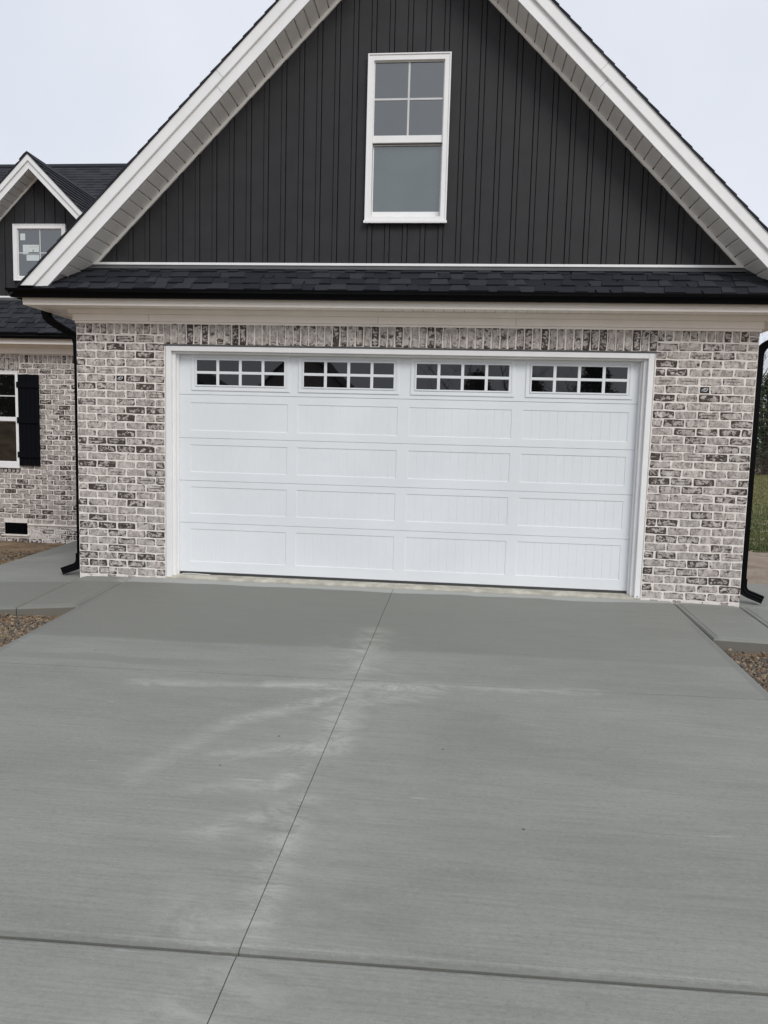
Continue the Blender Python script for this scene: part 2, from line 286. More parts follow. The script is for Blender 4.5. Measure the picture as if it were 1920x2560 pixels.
# ------------------------------------------------------------------ mesh helpers
class MB:
    def __init__(s): s.v = []; s.f = []
    def add(s, vs, fs):
        o = len(s.v); s.v += [tuple(v) for v in vs]; s.f += [tuple(i + o for i in f) for f in fs]; return s
    def box(s, x0, x1, y0, y1, z0, z1):
        return s.add([(x0, y0, z0), (x1, y0, z0), (x1, y1, z0), (x0, y1, z0), (x0, y0, z1), (x1, y0, z1), (x1, y1, z1), (x0, y1, z1)],
                     [(0, 3, 2, 1), (4, 5, 6, 7), (0, 1, 5, 4), (1, 2, 6, 5), (2, 3, 7, 6), (3, 0, 4, 7)])
    def prism_y(s, poly, y0, y1):        # polygon in x,z (counter-clockwise seen from -y), extruded along y
        n = len(poly)
        return s.add([(x, y0, z) for x, z in poly] + [(x, y1, z) for x, z in poly],
                     [tuple(range(n)), tuple(range(2 * n - 1, n - 1, -1))] + [((i + 1) % n, i, n + i, n + (i + 1) % n) for i in range(n)])
    def prism_x(s, poly, x0, x1):        # polygon in y,z extruded along x
        n = len(poly)
        return s.add([(x0, y, z) for y, z in poly] + [(x1, y, z) for y, z in poly],
                     [tuple(range(n - 1, -1, -1)), tuple(range(n, 2 * n))] + [(i, (i + 1) % n, n + (i + 1) % n, n + i) for i in range(n)])
    def slab(s, top, thick):             # top polygon of (x,y,z), given thickness
        n = len(top)
        return s.add(list(top) + [(x, y, z - thick) for x, y, z in top],
                     [tuple(range(n)), tuple(range(2 * n - 1, n - 1, -1))] + [((i + 1) % n, i, n + i, n + (i + 1) % n) for i in range(n)])
    def ring(s, x0, x1, z0, z1, w, y0, y1, wb=None):   # rectangular frame in the x,z plane
        wb = w if wb is None else wb
        o = [(x0, z0), (x1, z0), (x1, z1), (x0, z1)]; i = [(x0 + w, z0 + wb), (x1 - w, z0 + wb), (x1 - w, z1 - w), (x0 + w, z1 - w)]
        vs = [(x, y, z) for y in (y0, y1) for L in (o, i) for x, z in L]; fs = []
        for k in range(4):
            j = (k + 1) % 4
            fs += [(k, j, 4 + j, 4 + k), (8 + j, 8 + k, 12 + k, 12 + j), (j, k, 8 + k, 8 + j), (4 + k, 4 + j, 12 + j, 12 + k)]
        return s.add(vs, fs)
    def sweep(s, path, prof, up=(0, 1, 0)):
        n = len(prof); rings = []
        for k, p in enumerate(path):
            a = Vector(path[max(0, k - 1)]); b = Vector(path[min(len(path) - 1, k + 1)]); t = (b - a).normalized()
            u = Vector(up); u = (u - t * u.dot(t)).normalized(); w = t.cross(u)
            rings += [tuple(Vector(p) + u * q[0] + w * q[1]) for q in prof]
        fs = [tuple(range(n - 1, -1, -1)), tuple(range((len(path) - 1) * n, len(path) * n))]
        for k in range(len(path) - 1):
            for i in range(n):
                j = (i + 1) % n; fs.append((k * n + i, k * n + j, (k + 1) * n + j, (k + 1) * n + i))
        return s.add(rings, fs)
    def mesh(s, name, mat, uv=None):
        me = bpy.data.meshes.new(name); me.from_pydata(s.v, [], s.f); me.materials.append(M[mat] if isinstance(mat, str) else mat); me.update()
        return me
    def build(s, name, mat, parent=None, bevel=0.0, smooth=False, loc=None):
        return link(name, s.mesh(name, mat), parent, bevel, smooth, loc)

def link(name, me, parent=None, bevel=0.0, smooth=False, loc=None, mw=None):
    o = bpy.data.objects.new(name, me); COL.objects.link(o); o.parent = parent
    if loc is not None: o.location = loc
    if mw is not None: o.matrix_basis = mw
    if bevel:
        b = o.modifiers.new('bevel', 'BEVEL'); b.width = bevel; b.segments = 2; b.limit_method = 'ANGLE'; b.angle_limit = rad(35)
    if smooth:
        me.polygons.foreach_set('use_smooth', [True] * len(me.polygons))
    return o
def tag(o, label, cat, group=None, kind=None):
    o['label'] = label; o['category'] = cat
    if group: o['group'] = group
    if kind: o['kind'] = kind
    return o
def empty(name, loc=(0, 0, 0)):
    o = bpy.data.objects.new(name, None); COL.objects.link(o); o.location = loc; return o
def pieces(mesh_verts_faces):            # no-op hook kept for readability
    return mesh_verts_faces

# ------------------------------------------------------------------ ground, paths
def gz(x, y):
    f = max(0.0, min(1.0, (x + 3) / 6))
    left = (-0.105 + 0.04 * y) if y < 0 else -0.105 - 0.265 * min(1, y / 3.9)
    right = (-0.105 + 0.04 * y) if y < 0 else -0.105 + 0.05 * min(1, y / 1.5)
    z = left * (1 - f) + right * f
    return max(z, -0.75) if y > -14 else max(z, -0.75)
def grid_coords(fine, far):
    c = list(np.arange(-far[0], far[0] + 1e-6, far[0])) if False else []
    return c
xs = sorted(set([-600, -300, -120, -60, -30, -16] + [round(v, 2) for v in np.arange(-9, 9.01, 0.25)] + [12, 16, 24, 40, 60, 120, 300, 600]))
ys = sorted(set([-600, -300, -120, -60, -40, -25, -16] + [round(v, 2) for v in np.arange(-10, 8.01, 0.25)] + [10, 14, 20, 28, 36, 60, 120, 300, 600]))
g = MB(); rg = random.Random(3)
def bumpy(x, y):
    if not (-9 <= x <= 9 and -10 <= y <= 8): return 0.0
    b = rg.uniform(-.018, .018)
    if x < -4.2 and 0.3 < y < 4.2: b += 0.05 * max(0, 1 - abs(y - 3.6) / 1.2)      # soil banked against the wing
    return b
g.v = [(x, y, gz(x, y) + bumpy(x, y)) for y in ys for x in xs]; nx = len(xs)
g.f = [(j * nx + i, j * nx + i + 1, (j + 1) * nx + i + 1, (j + 1) * nx + i) for j in range(len(ys) - 1) for i in range(nx - 1)]
o = g.build('ground', 'dirt', smooth=True); tag(o, 'bare brown soil around the house and paving', 'ground', kind='structure')

SL = 0.04
def dz(x, y): return SL * y
XL, XR = -2.765, 2.712
def cx(y): return -0.024 + 0.0175 * y
def el(y): return XL - 0.0 + 0.0175 * (-y) * 0.4
def er(y): return XR - 0.0175 * (-y) * 0.6
def jy(y0, x): return y0 + 0.025 * x
drive = empty('driveway'); tag(drive, 'grey broom-finished concrete driveway sloping down from the garage', 'driveway', kind='structure')
def slab_mesh(corners, tool=(0, 0, 0, 0), thick=0.13, edge=0.012, w=0.035, drop=0.009, small=0.0003):
    # corners counter-clockwise (x,y,z); each side either tooled (wide lowered band) or sawn (tiny arris)
    c = [Vector(p) for p in corners]; n = len(c); mb = MB()
    def inset(ws):
        out = []
        for i in range(n):
            a, b, d_ = c[i - 1], c[i], c[(i + 1) % n]
            e1 = (b - a).normalized(); e2 = (d_ - b).normalized()
            n1 = Vector((-e1.y, e1.x, 0)); n2 = Vector((-e2.y, e2.x, 0)); w1, w2 = ws[i - 1], ws[i]
            A = np.array([[n1.x, n1.y], [n2.x, n2.y]]); r_ = np.array([n1.x * b.x + n1.y * b.y + w1, n2.x * b.x + n2.y * b.y + w2])
            if abs(np.linalg.det(A)) < 1e-6: q = b + n1 * w1
            else: s_ = np.linalg.solve(A, r_); q = Vector((s_[0], s_[1], 0))
            ax = (d_ - b); t = c[0]
            q.z = b.z + (q.x - b.x) * gx + (q.y - b.y) * gy
            out.append(q)
        return out
    # plane gradient of the top
    A = np.array([[p.x, p.y, 1] for p in c]); sol = np.linalg.lstsq(A, np.array([p.z for p in c]), rcond=None)[0]; gx, gy = sol[0], sol[1]
    r0 = inset([w if t else small for t in tool])
    r1 = inset([w * .82 if t else small * .6 for t in tool])
    r2 = inset([edge if t else small * .2 for t in tool])
    lv = [r0, [p - Vector((0, 0, drop * .55)) for p in r1], [p - Vector((0, 0, drop * .7)) for p in r2], [p - Vector((0, 0, drop * 2.2)) for p in c], [p - Vector((0, 0, thick)) for p in c]]
    mb.v = [tuple(p) for L in lv for p in L]; mb.f = [tuple(range(n)), tuple(range(5 * n - 1, 4 * n - 1, -1))]
    for k in range(4):
        for i in range(n):
            j = (i + 1) % n; mb.f.append((k * n + j, k * n + i, (k + 1) * n + i, (k + 1) * n + j))
    return mb
rows = [(-0.005, -2.57), (-2.57, -5.10), (-5.10, -7.9), (-7.9, -10.7), (-10.7, -14.5)]
gap = 0.0017
for k, (ya, yb) in enumerate(rows):
    for side in (0, 1):
        def px(y): return (el(y), cx(y) - gap) if side == 0 else (cx(y) + gap, er(y))
        g0 = 0.0028 if k == 1 else (0.006 if k == 2 else 0.003); g1 = 0.0028 if k == 0 else (0.006 if k == 1 else 0.003)
        if k == 0: g0 = 0
        a0, a1 = px(ya); b0, b1 = px(yb)
        f = lambda x, y0, g_: (x, jy(y0, x) + g_ if y0 != rows[0][0] else y0, 0)
        pts = [f(b0, yb, g1), f(b1, yb, g1), f(a1, ya, -g0), f(a0, ya, -g0)]
        pts = [(x, y, dz(x, y)) for x, y, _ in pts]
        tl = (k == 1, side == 1, k == 2, side == 0)
        tl = (k in (1,), side == 1, k in (2,), side == 0)
        slab_mesh(pts, tl, drop=0.005, w=0.032).build('concrete_slab', 'concrete', drive)
# sub-base under the joints
MB().slab([(el(-15) + .05, -14.4, dz(0, -14.4) - .075), (er(-15) - .05, -14.4, dz(0, -14.4) - .075), (er(0) - .02, .01, -.075), (el(0) + .02, .01, -.075)], .2).build('joint_base', 'hole', drive)

def walk(name, label, quads):
    w = empty(name); tag(w, label, 'walkway', kind='structure')
    for q, t in quads: slab_mesh(q, t, 0.30, w=0.05, drop=0.010).build('concrete_slab', 'concrete', w)
    return w
walk('walkway', 'concrete walk with tooled joints along the left side of the garage', [
    ([(-3.30, -1.215, -.072), (-2.772, -1.13, -.047), (-2.782, -0.008, -.002), (-3.325, -0.008, -.018)], (1, 1, 0, 1)),
    ([(-4.62, -1.42, -.125), (-3.310, -1.217, -.072), (-3.345, 0.03, -.018), (-3.365, 0.5, -.05), (-4.70, 0.6, -.075)], (1, 1, 0, 0, 1)),
    ([(-4.70, .606, -.075), (-3.365, .506, -.05), (-3.365, 3.91, -.245), (-5.47, 3.91, -.255)], (0, 0, 0, 1))])
walk('walkway', 'concrete walk with tooled joints by the right corner of the garage', [
    ([(2.725, -1.165, -.047), (3.318, -1.205, -.05), (3.345, -0.02, -.016), (2.722, -0.02, -.002)], (1, 1, 0, 1)),
    ([(3.328, -1.205, -.05), (5.6, -1.30, -.09), (5.6, .03, -.06), (3.358, .03, -.018)], (1, 1, 1, 1)),
    ([(3.362, .038, -.018), (5.6, .038, -.06), (5.6, 1.50, -.07), (3.37, 1.50, -.04)], (1, 1, 1, 0))])
th = MB().prism_x([(-.012, -.12), (-.012, .012), (.02, .022), (.12, .032), (.6, .036), (.6, -.12)], -2.41, 2.41)
o = th.build('garage_floor', 'threshold', bevel=.004); tag(o, 'pale stained concrete floor edge under the garage door', 'floor', kind='structure')

def stones(name, label, region, n, seed, size=(.004, .014)):
    r = random.Random(seed); mb = MB()
    t = (1 + 5 ** .5) / 2
    iv = [Vector(v).normalized() for v in ((-1, t, 0), (1, t, 0), (-1, -t, 0), (1, -t, 0), (0, -1, t), (0, 1, t), (0, -1, -t), (0, 1, -t), (t, 0, -1), (t, 0, 1), (-t, 0, -1), (-t, 0, 1))]
    fi = [(0, 11, 5), (0, 5, 1), (0, 1, 7), (0, 7, 10), (0, 10, 11), (1, 5, 9), (5, 11, 4), (11, 10, 2), (10, 7, 6), (7, 1, 8), (3, 9, 4), (3, 4, 2), (3, 2, 6), (3, 6, 8), (3, 8, 9), (4, 9, 5), (2, 4, 11), (6, 2, 10), (8, 6, 7), (9, 8, 1)]
    for _ in range(n):
        x, y = region(r); s_ = r.uniform(*size) * (1 if r.random() < .85 else 1.5); q = Matrix.Rotation(r.uniform(0, 6.3), 3, (r.random(), r.random(), r.random() + .1))
        sc = Vector((r.uniform(.7, 1.3), r.uniform(.7, 1.3), r.uniform(.5, .9))) * s_
        z = gz(x, y) + s_ * r.uniform(.0, .5) + .012
        mb.add([tuple(Vector((x, y, z)) + q @ Vector((v.x * sc.x, v.y * sc.y, v.z * sc.z)) * r.uniform(.85, 1.15)) for v in iv], fi)
    o = mb.build(name, 'gravel'); tag(o, label, 'gravel', kind='stuff')
def reg_l(r):
    y = r.triangular(-6.0, -1.15, -1.6); return el(y) - .015 - abs(r.gauss(0, .75)), min(y, -1.24)
def reg_r(r):
    y = r.triangular(-5.0, -1.2, -1.6); return er(y) + .02 + abs(r.gauss(0, .6)), y
stones('gravel', 'loose grey and tan gravel left of the driveway below the walk', reg_l, 11000, 5)
stones('gravel', 'loose grey and tan gravel right of the driveway below the walk', reg_r, 8000, 6)
stones('gravel', 'scattered clods and pebbles on the soil before the left wing', lambda r: ((lambda y: (-4.85 - .2 * y - abs(r.gauss(0, .8)), y))(r.uniform(.5, 3.8))), 700, 8, (.006, .022))

# lawn
lw = MB(); r = random.Random(11)
edge_pts = [(x, 4.35 + .22 * math.sin(x * 1.7) + r.uniform(-.1, .1)) for x in np.arange(3.6, 60, .35)]
lw.add([(x, y, -.05) for x, y in edge_pts] + [(x, 38.5 + x * .02, -.05) for x, y in edge_pts], [(i, i + 1, len(edge_pts) + i + 1, len(edge_pts) + i) for i in range(len(edge_pts) - 1)])
o = lw.build('lawn', 'lawn'); tag(o, 'green and yellowing lawn sheet behind the right corner of the garage', 'lawn', kind='structure')
gb = MB()
for i in range(90000):
    y = 4.15 + 33 * r.random() ** 1.9; x0 = 3.9 + (y - 4.3) * .30; x = x0 + r.random() ** 1.3 * (2.5 + y * .3)
    if i % 5 < 2: x = r.uniform(3.7, 26)
    if y < 4.35 + .22 * math.sin(x * 1.7) and r.random() < .8: continue
    h = r.uniform(.02, .06) * (1 + y * .015); a = r.uniform(0, 6.3); w = .006 * (1 + y * .10); dx, dy = math.cos(a) * w, math.sin(a) * w
    gb.v += [(x - dx, y - dy, -.052), (x + dx, y + dy, -.052), (x + r.uniform(-.03, .03), y + r.uniform(-.03, .03), -.05 + h)]; n = len(gb.v); gb.f.append((n - 3, n - 2, n - 1))
o = gb.build('grass', 'grass'); tag(o, 'short grass blades growing on the lawn at right', 'grass', kind='stuff')

# ------------------------------------------------------------------ the house
house = empty('brick_house'); tag(house, 'new house with whitewashed brick garage, charcoal gable and black shingle roofs', 'house')

def brick_geo(w, h, seed, depth=.05, jit=.0042):
    r = random.Random(seed); a, b = w / 2, h / 2; k = min(w, h) * .10
    per = [(-a, -b + k), (-a + k, -b), (0, -b), (a - k, -b), (a, -b + k), (a, b - k), (a - k, b), (0, b), (-a + k, b), (-a, b - k)]
    if h > w: per = [(-a, -b + k), (-a + k, -b), (a - k, -b), (a, -b + k), (a, 0), (a, b - k), (a - k, b), (-a + k, b), (-a, b - k), (-a, 0)]
    per = [(x + r.uniform(-jit, jit), z + r.uniform(-jit, jit)) for x, z in per]
    n = len(per); s_ = .955
    V = [(x * (1 - .005 / a), r.uniform(-.0015, .0015), z * (1 - .005 / b)) for x, z in per] + [(x, .0045, z) for x, z in per] + [(x, depth, z) for x, z in per]
    F = [tuple(range(n))]
    for L in (0, 1):
        for i in range(n): j = (i + 1) % n; F.append((L * n + j, L * n + i, (L + 1) * n + i, (L + 1) * n + j))
    uv = [(v[0] / w + .5, v[2] / h + .5) for v in V]
    return V, F, uv
def put_uv(me, uv):
    L = me.uv_layers.new(name='UVMap'); li = np.zeros(len(me.loops), dtype=np.int32); me.loops.foreach_get('vertex_index', li)
    L.data.foreach_set('uv', np.array(uv, dtype=np.float32)[li].ravel())
def brick_meshes(name, w, h, n, mat='brick', seed=0):
    out = []
    for i in range(n):
        V, F, uv = brick_geo(w, h, seed + i); me = bpy.data.meshes.new(name); me.from_pydata(V, [], F); me.materials.append(M[mat]); put_uv(me, uv); me.update(); out.append(me)
    return out
PB, LB = 0.0799, 0.2083
BH, BL = PB - .0135, LB - .014
full = brick_meshes('brick', BL, BH, 8, seed=10); half = brick_meshes('half_brick', LB / 2 - .014, BH, 5, seed=40)
sold = brick_meshes('soldier_brick', .0645, .198, 6, seed=60); head = brick_meshes('header_brick', .0640, .098, 5, seed=80); small_ = brick_meshes('corner_brick', .085, .045, 3, seed=95)
XW, XO, ZT, ZO = 3.353, 2.412, 2.612, 2.391
# mortar wall (also the piers' depth), with the opening left free
wall = MB()
for s_ in (-1, 1):
    x0, x1 = sorted((s_ * XW, s_ * XO)); wall.box(x0 + (.003 if s_ < 0 else 0), x1 - (.003 if s_ > 0 else 0), .0042, .13, -.16, ZT)
wall.box(-XO, XO, .0035, .13, ZO + .006, ZT - .002)
bw = wall.build('brick_wall', 'mortar', house)
rb = random.Random(21)
def lay(meshes, x, z, y=0.0, parent=bw, name='brick'):
    return link(name, rb.choice(meshes), parent, loc=(x, y + rb.uniform(-.0015, .002), z + rb.uniform(-.0012, .0012)))
Z1 = 2.449
for s_ in (-1, 1):
    xl = -XW if s_ < 0 else XO + .004
    for k in range(31):
        z = Z1 - k * PB; even = (k % 2 == 1); x = xl + .002
        seq = ['h', 'f', 'f', 'f', 'f'] if even else ['f', 'f', 'f', 'f', 'h']
        if k == 5: seq = ['h', 'f', 'h', 'o', 'f', 'f']
        for q in seq:
            w = LB if q == 'f' else LB / 2
            if q != 'o': lay(full if q == 'f' else half, x + w / 2 - .002 + rb.uniform(-.0015, .0015), z)
            else: box_x = x + w / 2 - .002
            x += w
    # outlet box left open in the brickwork, wires curled inside
    bz = Z1 - 5 * PB
    eb = MB(); eb.ring(box_x - .048, box_x + .048, bz - .034, bz + .034, .004, .0, .05); eb.box(box_x - .045, box_x + .045, .0025, .05, bz - .031, bz + .031)
    ebo = MB().box(box_x - .043, box_x + .043, .0015, .045, bz - .029, bz + .029).build('outlet_box', 'hole', house)
    fr = MB().ring(box_x - .050, box_x + .050, bz - .036, bz + .036, .007, -.002, .02).build('box_rim', 'mortar', ebo)
    for q in range(3):
        r = random.Random(q + (5 if s_ > 0 else 0)); pth = []
        for t in range(13):
            a = t / 12 * math.pi * (1.2 + .3 * q) + q; pth.append((box_x + .026 * math.cos(a) * (1 - .2 * q) + .006 * q, -.003 - .003 * q, bz + .015 * math.sin(a * 1.15) + r.uniform(-.002, .002)))
        MB().sweep(pth, [(.0028 * math.cos(i * 1.047), .0028 * math.sin(i * 1.047)) for i in range(6)]).build('wire', 'wire', ebo, smooth=True)
    # row of upright headers, two stacked bats at the outer corner
    n = 12; pw = (XW - XO - .1) / (n - 1)
    for i in range(n - 1):
        x = (-XW + .1 + pw * (i + .5)) if s_ < 0 else (XO + .004 + pw * (i + .5)); lay(head, x, 2.549, name='header_brick')
    xc = s_ * (XW - .049)
    lay(small_, xc, 2.524, name='header_brick'); lay(small_, xc, 2.580, name='header_brick')
    # strip of mortar and half-buried bats at the paving
    for i in range(4): lay(half, (-XW if s_ < 0 else XO) + .12 + i * .22 + rb.uniform(-.02, .02), -.0205, .003, name='footing_brick')
NS = 62
for i in range(NS):
    lay(sold, -XO - .012 + (2 * XO + .024) * (i + .5) / NS, 2.5035, -.013, name='soldier_brick')
MB().box(-XO - .05, XO + .05, -.004, .1, ZO - .002, ZO + .008).build('lintel', 'flash', bw)
MB().box(-XO - .014, XO + .014, -.006, .05, 2.405, 2.609).build('soldier_mortar', 'mortar', bw)

# side and rear walls of the garage block
sw = MB(); sw.box(-XW, -XW + .12, .13, 8.5, -.4, 2.75); sw.box(XW - .12, XW, .13, 8.5, -.3, 2.75); sw.box(-XW + .12, XW - .12, 8.38, 8.5, -.3, 2.75)
sw.build('side_wall', 'side', house)

# ---- garage door surround
tr = MB()
tr.box(-XO + .004, -2.354, .002, .125, .004, ZO - .004); tr.box(2.354, XO - .004, .002, .125, .004, ZO - .004); tr.box(-2.354, 2.354, .002, .125, 2.336, ZO - .004)
trm = tr.build('door_surround', 'white', house, bevel=.004)
for s_ in (-1, 1):
    st = MB(); a, b = sorted((s_ * 2.3535, s_ * 2.322)); st.box(a, b, .045, .125, .024, 2.3355)
    a, b = sorted((s_ * 2.3215, s_ * 2.306)); st.box(a, b, .088, .127, .026, 2.33)
    st.build('door_stop', 'white', trm, bevel=.003)
    a, b = sorted((s_ * 2.411, s_ * 2.409))
MB().box(-2.3215, 2.3215, .045, .125, 2.318, 2.3355).build('door_stop', 'white', trm, bevel=.003)
MB().box(-2.352, 2.352, .30, .32, .0, 2.4).build('interior_baffle', 'hole', trm)
sc_ = MB().sweep([(2.383, .006, .03), (2.383, -.003, .03)], [(.007 * math.cos(i * .785), .007 * math.sin(i * .785)) for i in range(8)], up=(1, 0, 0)).build('screw', 'screw', trm)

# ---- garage door: five sections, recessed grooved panels, four glazed lights
DY = .13; DX = 2.318
gd = MB().box(-DX, DX, DY + .03, DY + .05, .05, 2.36).build('garage_door', 'door', house)
zs = [.052, .578, 1.021, 1.464, 1.910, 2.365]
pc = [-1.683, -.556, .583, 1.712]; PWd = .512
pz = [(.165, .512), (.674, .955), (1.110, 1.394), (1.541, 1.829)]
for k in range(5):
    z0, z1 = zs[k] + .002, zs[k + 1] - .0025; mb = MB()
    if k < 4:
        xsx = [-DX] + [v for c_ in pc for v in (c_ - PWd, c_ + PWd)] + [DX]; zz = [z0, pz[k][0], pz[k][1], z1]
        for i in range(len(xsx) - 1):
            for j in range(3):
                if j == 1 and i % 2 == 1: continue
                mb.add([(xsx[i], DY, zz[j]), (xsx[i + 1], DY, zz[j]), (xsx[i + 1], DY, zz[j + 1]), (xsx[i], DY, zz[j + 1])], [(0, 1, 2, 3)])
        mb.add([(-DX, DY, z0), (DX, DY, z0), (DX, DY + .028, z0 - .006), (-DX, DY + .028, z0 - .006)], [(0, 3, 2, 1)])
        mb.add([(-DX, DY, z1), (DX, DY, z1), (DX, DY + .028, z1 + .006), (-DX, DY + .028, z1 + .006)], [(0, 1, 2, 3)])
    else: mb.box(-DX, DX, DY, DY + .028, z0, z1)
    mb.build('door_section', 'door', gd)
    if k < 4:
        for c_ in pc:
            p = MB(); a, b = c_ - PWd, c_ + PWd; lo, hi = pz[k]; e, dp = .005, .0055
            o4 = [(a, DY, lo), (b, DY, lo), (b, DY, hi), (a, DY, hi)]; i4 = [(a + e, DY + dp, lo + e), (b - e, DY + dp, lo + e), (b - e, DY + dp, hi - e), (a + e, DY + dp, hi - e)]
            p.add(o4 + i4, [(q, (q + 1) % 4, 4 + (q + 1) % 4, 4 + q) for q in range(4)])
            n = 12; xx = [a + e + (2 * PWd - 2 * e) * q / n for q in range(n + 1)]; prof = [(xx[0], 0)]
            for q in range(1, n): prof += [(xx[q] - .0032, 0), (xx[q], .0030), (xx[q] + .0032, 0)]
            prof.append((xx[-1], 0))
            vs = [(x, DY + dp + dd, z) for z in (lo + e, hi - e) for x, dd in prof]; m_ = len(prof)
            p.add(vs, [(q, q + 1, m_ + q + 1, m_ + q) for q in range(m_ - 1)])
            p.build('door_panel', 'door', gd)
    else:
        for c_ in (-1.667, -.549, .594, 1.731):
            a, b, lo, hi = c_ - .514, c_ + .514, 1.953, 2.318
            f = MB(); f.ring(a, b, lo, hi, .030, DY - .010, DY + .001); f.ring(a + .030, b - .030, lo + .030, hi - .030, .012, DY - .004, DY + .0012)
            f.ring(a + .042, b - .042, lo + .042, hi - .042, .015, DY - .013, DY + .0014)
            f.build('window_frame', 'door', gd, bevel=.003)
            gx0, gx1, gz0, gz1 = a + .0568, b - .0568, lo + .0568, hi - .0568
            pw = (gx1 - gx0 - 3 * .030) / 4; ph = (gz1 - gz0 - .028) / 2
            mu = MB()
            for q in range(3): xq = gx0 + pw * (q + 1) + .030 * q; mu.box(xq, xq + .030, DY - .0125, DY + .0012, gz0 - .001, gz1 + .001)
            for q in range(4): xq = gx0 + q * (pw + .03); mu.box(xq - .001, xq + pw + .001, DY - .0118, DY + .0011, gz0 + ph, gz0 + ph + .028)
            mu.build('muntin', 'door', gd, bevel=.004)
            for q in range(4):
                for w in range(2):
                    MB().box(gx0 + q * (pw + .03) - .001, gx0 + q * (pw + .03) + pw + .001, DY - .003, DY + .001, gz0 + w * (ph + .028) - .001, gz0 + w * (ph + .028) + ph + .001).build('pane', 'glass', gd)
MB().prism_x([(DY - .004, .058), (DY + .03, .058), (DY + .036, .03), (DY + .01, .018), (DY - .010, .030)], -DX, DX).build('bottom_seal', 'rubber', gd)

# ---- frieze, soffit, fascia, gutter of the eave over the door
fz = MB()
fz.box(-XW - .022, XW + .022, -.026, .02, 2.622, 2.690); fz.box(-XW - .004, XW + .004, -.014, .02, 2.598, 2.6215)
fr = fz.build('frieze_board', 'cream', house, bevel=.003)
MB().prism_x([(-.027, 2.6905), (-.036, 2.694), (-.062, 2.722), (-.066, 2.7365), (.02, 2.7365), (.02, 2.6905)], -XW - .06, XW + .06).build('crown_moulding', 'cream', house, bevel=.002)
for x in (-2.7 + .13, 1.105 - .02, -.25): MB().box(x, x + .0022, -.0262 - .0006, -.02, 2.6225, 2.6895).build('board_joint', 'flash', fr)
for s_ in (-1, 1):                       # returns along the sides
    a, b = sorted((s_ * (XW + .022), s_ * (XW - .01))); MB().box(a, b, .021, 8.45, 2.600, 2.7365).build('frieze_board', 'cream', house)
OH, SX = -.30, 3.735
sp = MB().box(-SX + .01, SX - .01, OH + .01, -.002, 2.748, 2.760).build('eave_soffit', 'flash', house)
n = 76; xs_ = np.linspace(-SX + .012, SX - .012, n + 1)
pm = MB().prism_y([(-.0455, .0), (.0455, .0), (.0475, .004), (.0475, .008), (-.0475, .008), (-.0475, .004)], OH + .012, -.004).mesh('soffit_panel', 'cream')
for i in range(n): link('soffit_panel', pm, sp, loc=((xs_[i] + xs_[i + 1]) / 2, 0, 2.738))
for s_ in (-1, 1):                       # side eaves: closed soffit, fascia, gutter
    a, b = sorted((s_ * (XW + .02), s_ * SX)); MB().box(a, b, .0, 8.8, 2.740, 2.752).build('eave_soffit', 'cream', house)
    a, b = sorted((s_ * SX, s_ * (SX - .02))); MB().box(a, b, OH + .0005, 8.8, 2.7275, 2.87).build('fascia_board', 'cream', house)
    gp = [(SX + .001, 2.86), (SX + .001, 2.785), (SX + .07, 2.785), (SX + .085, 2.80), (SX + .095, 2.825), (SX + .115, 2.845), (SX + .117, 2.862), (SX + .105, 2.862), (SX + .1, 2.85), (SX + .01, 2.85)]
    gp = [(s_ * x, z) for x, z in gp]
    if s_ > 0: gp = gp[::-1]
    MB().prism_y(gp, OH + .02, 8.8).build('gutter', 'black', house)
fb = MB().box(-SX, SX, OH - .0, OH + .022, 2.7265, 2.862).build('fascia_board', 'cream', house, bevel=.003)
MB().box(-SX - .002, SX + .002, OH - .006, OH - .0005, 2.752, 2.80).build('fascia_lip', 'cream', fb, bevel=.002)
GX = 3.845
gp = [(OH - .007, 2.864), (OH - .012, 2.79), (OH - .065, 2.785), (OH - .075, 2.792), (OH - .082, 2.815), (OH - .098, 2.835), (OH - .122, 2.848), (OH - .124, 2.864), (OH - .113, 2.866), (OH - .110, 2.852), (OH - .015, 2.845)]
gt = MB()
gt.prism_x(gp[::-1], -GX + .045, GX - .045)
gut = gt.build('gutter', 'black', house, bevel=.0015)
for s_ in (-1, 1):   # mitred end pieces that flare out with the profile
    V = []; n = len(gp)
    for y, z in gp: V.append((s_ * (GX - .0455), y, z))
    for y, z in gp: V.append((s_ * (GX - .05 - (OH - .124 - y) * .0 + .05 * ((OH - .007) - y) / .117), y, z))
    F = [tuple(range(n)), tuple(range(2 * n - 1, n - 1, -1))] + [((i + 1) % n, i, n + i, n + (i + 1) % n) for i in range(n)]
    MB().add(V, F).build('gutter_end', 'black', gut)

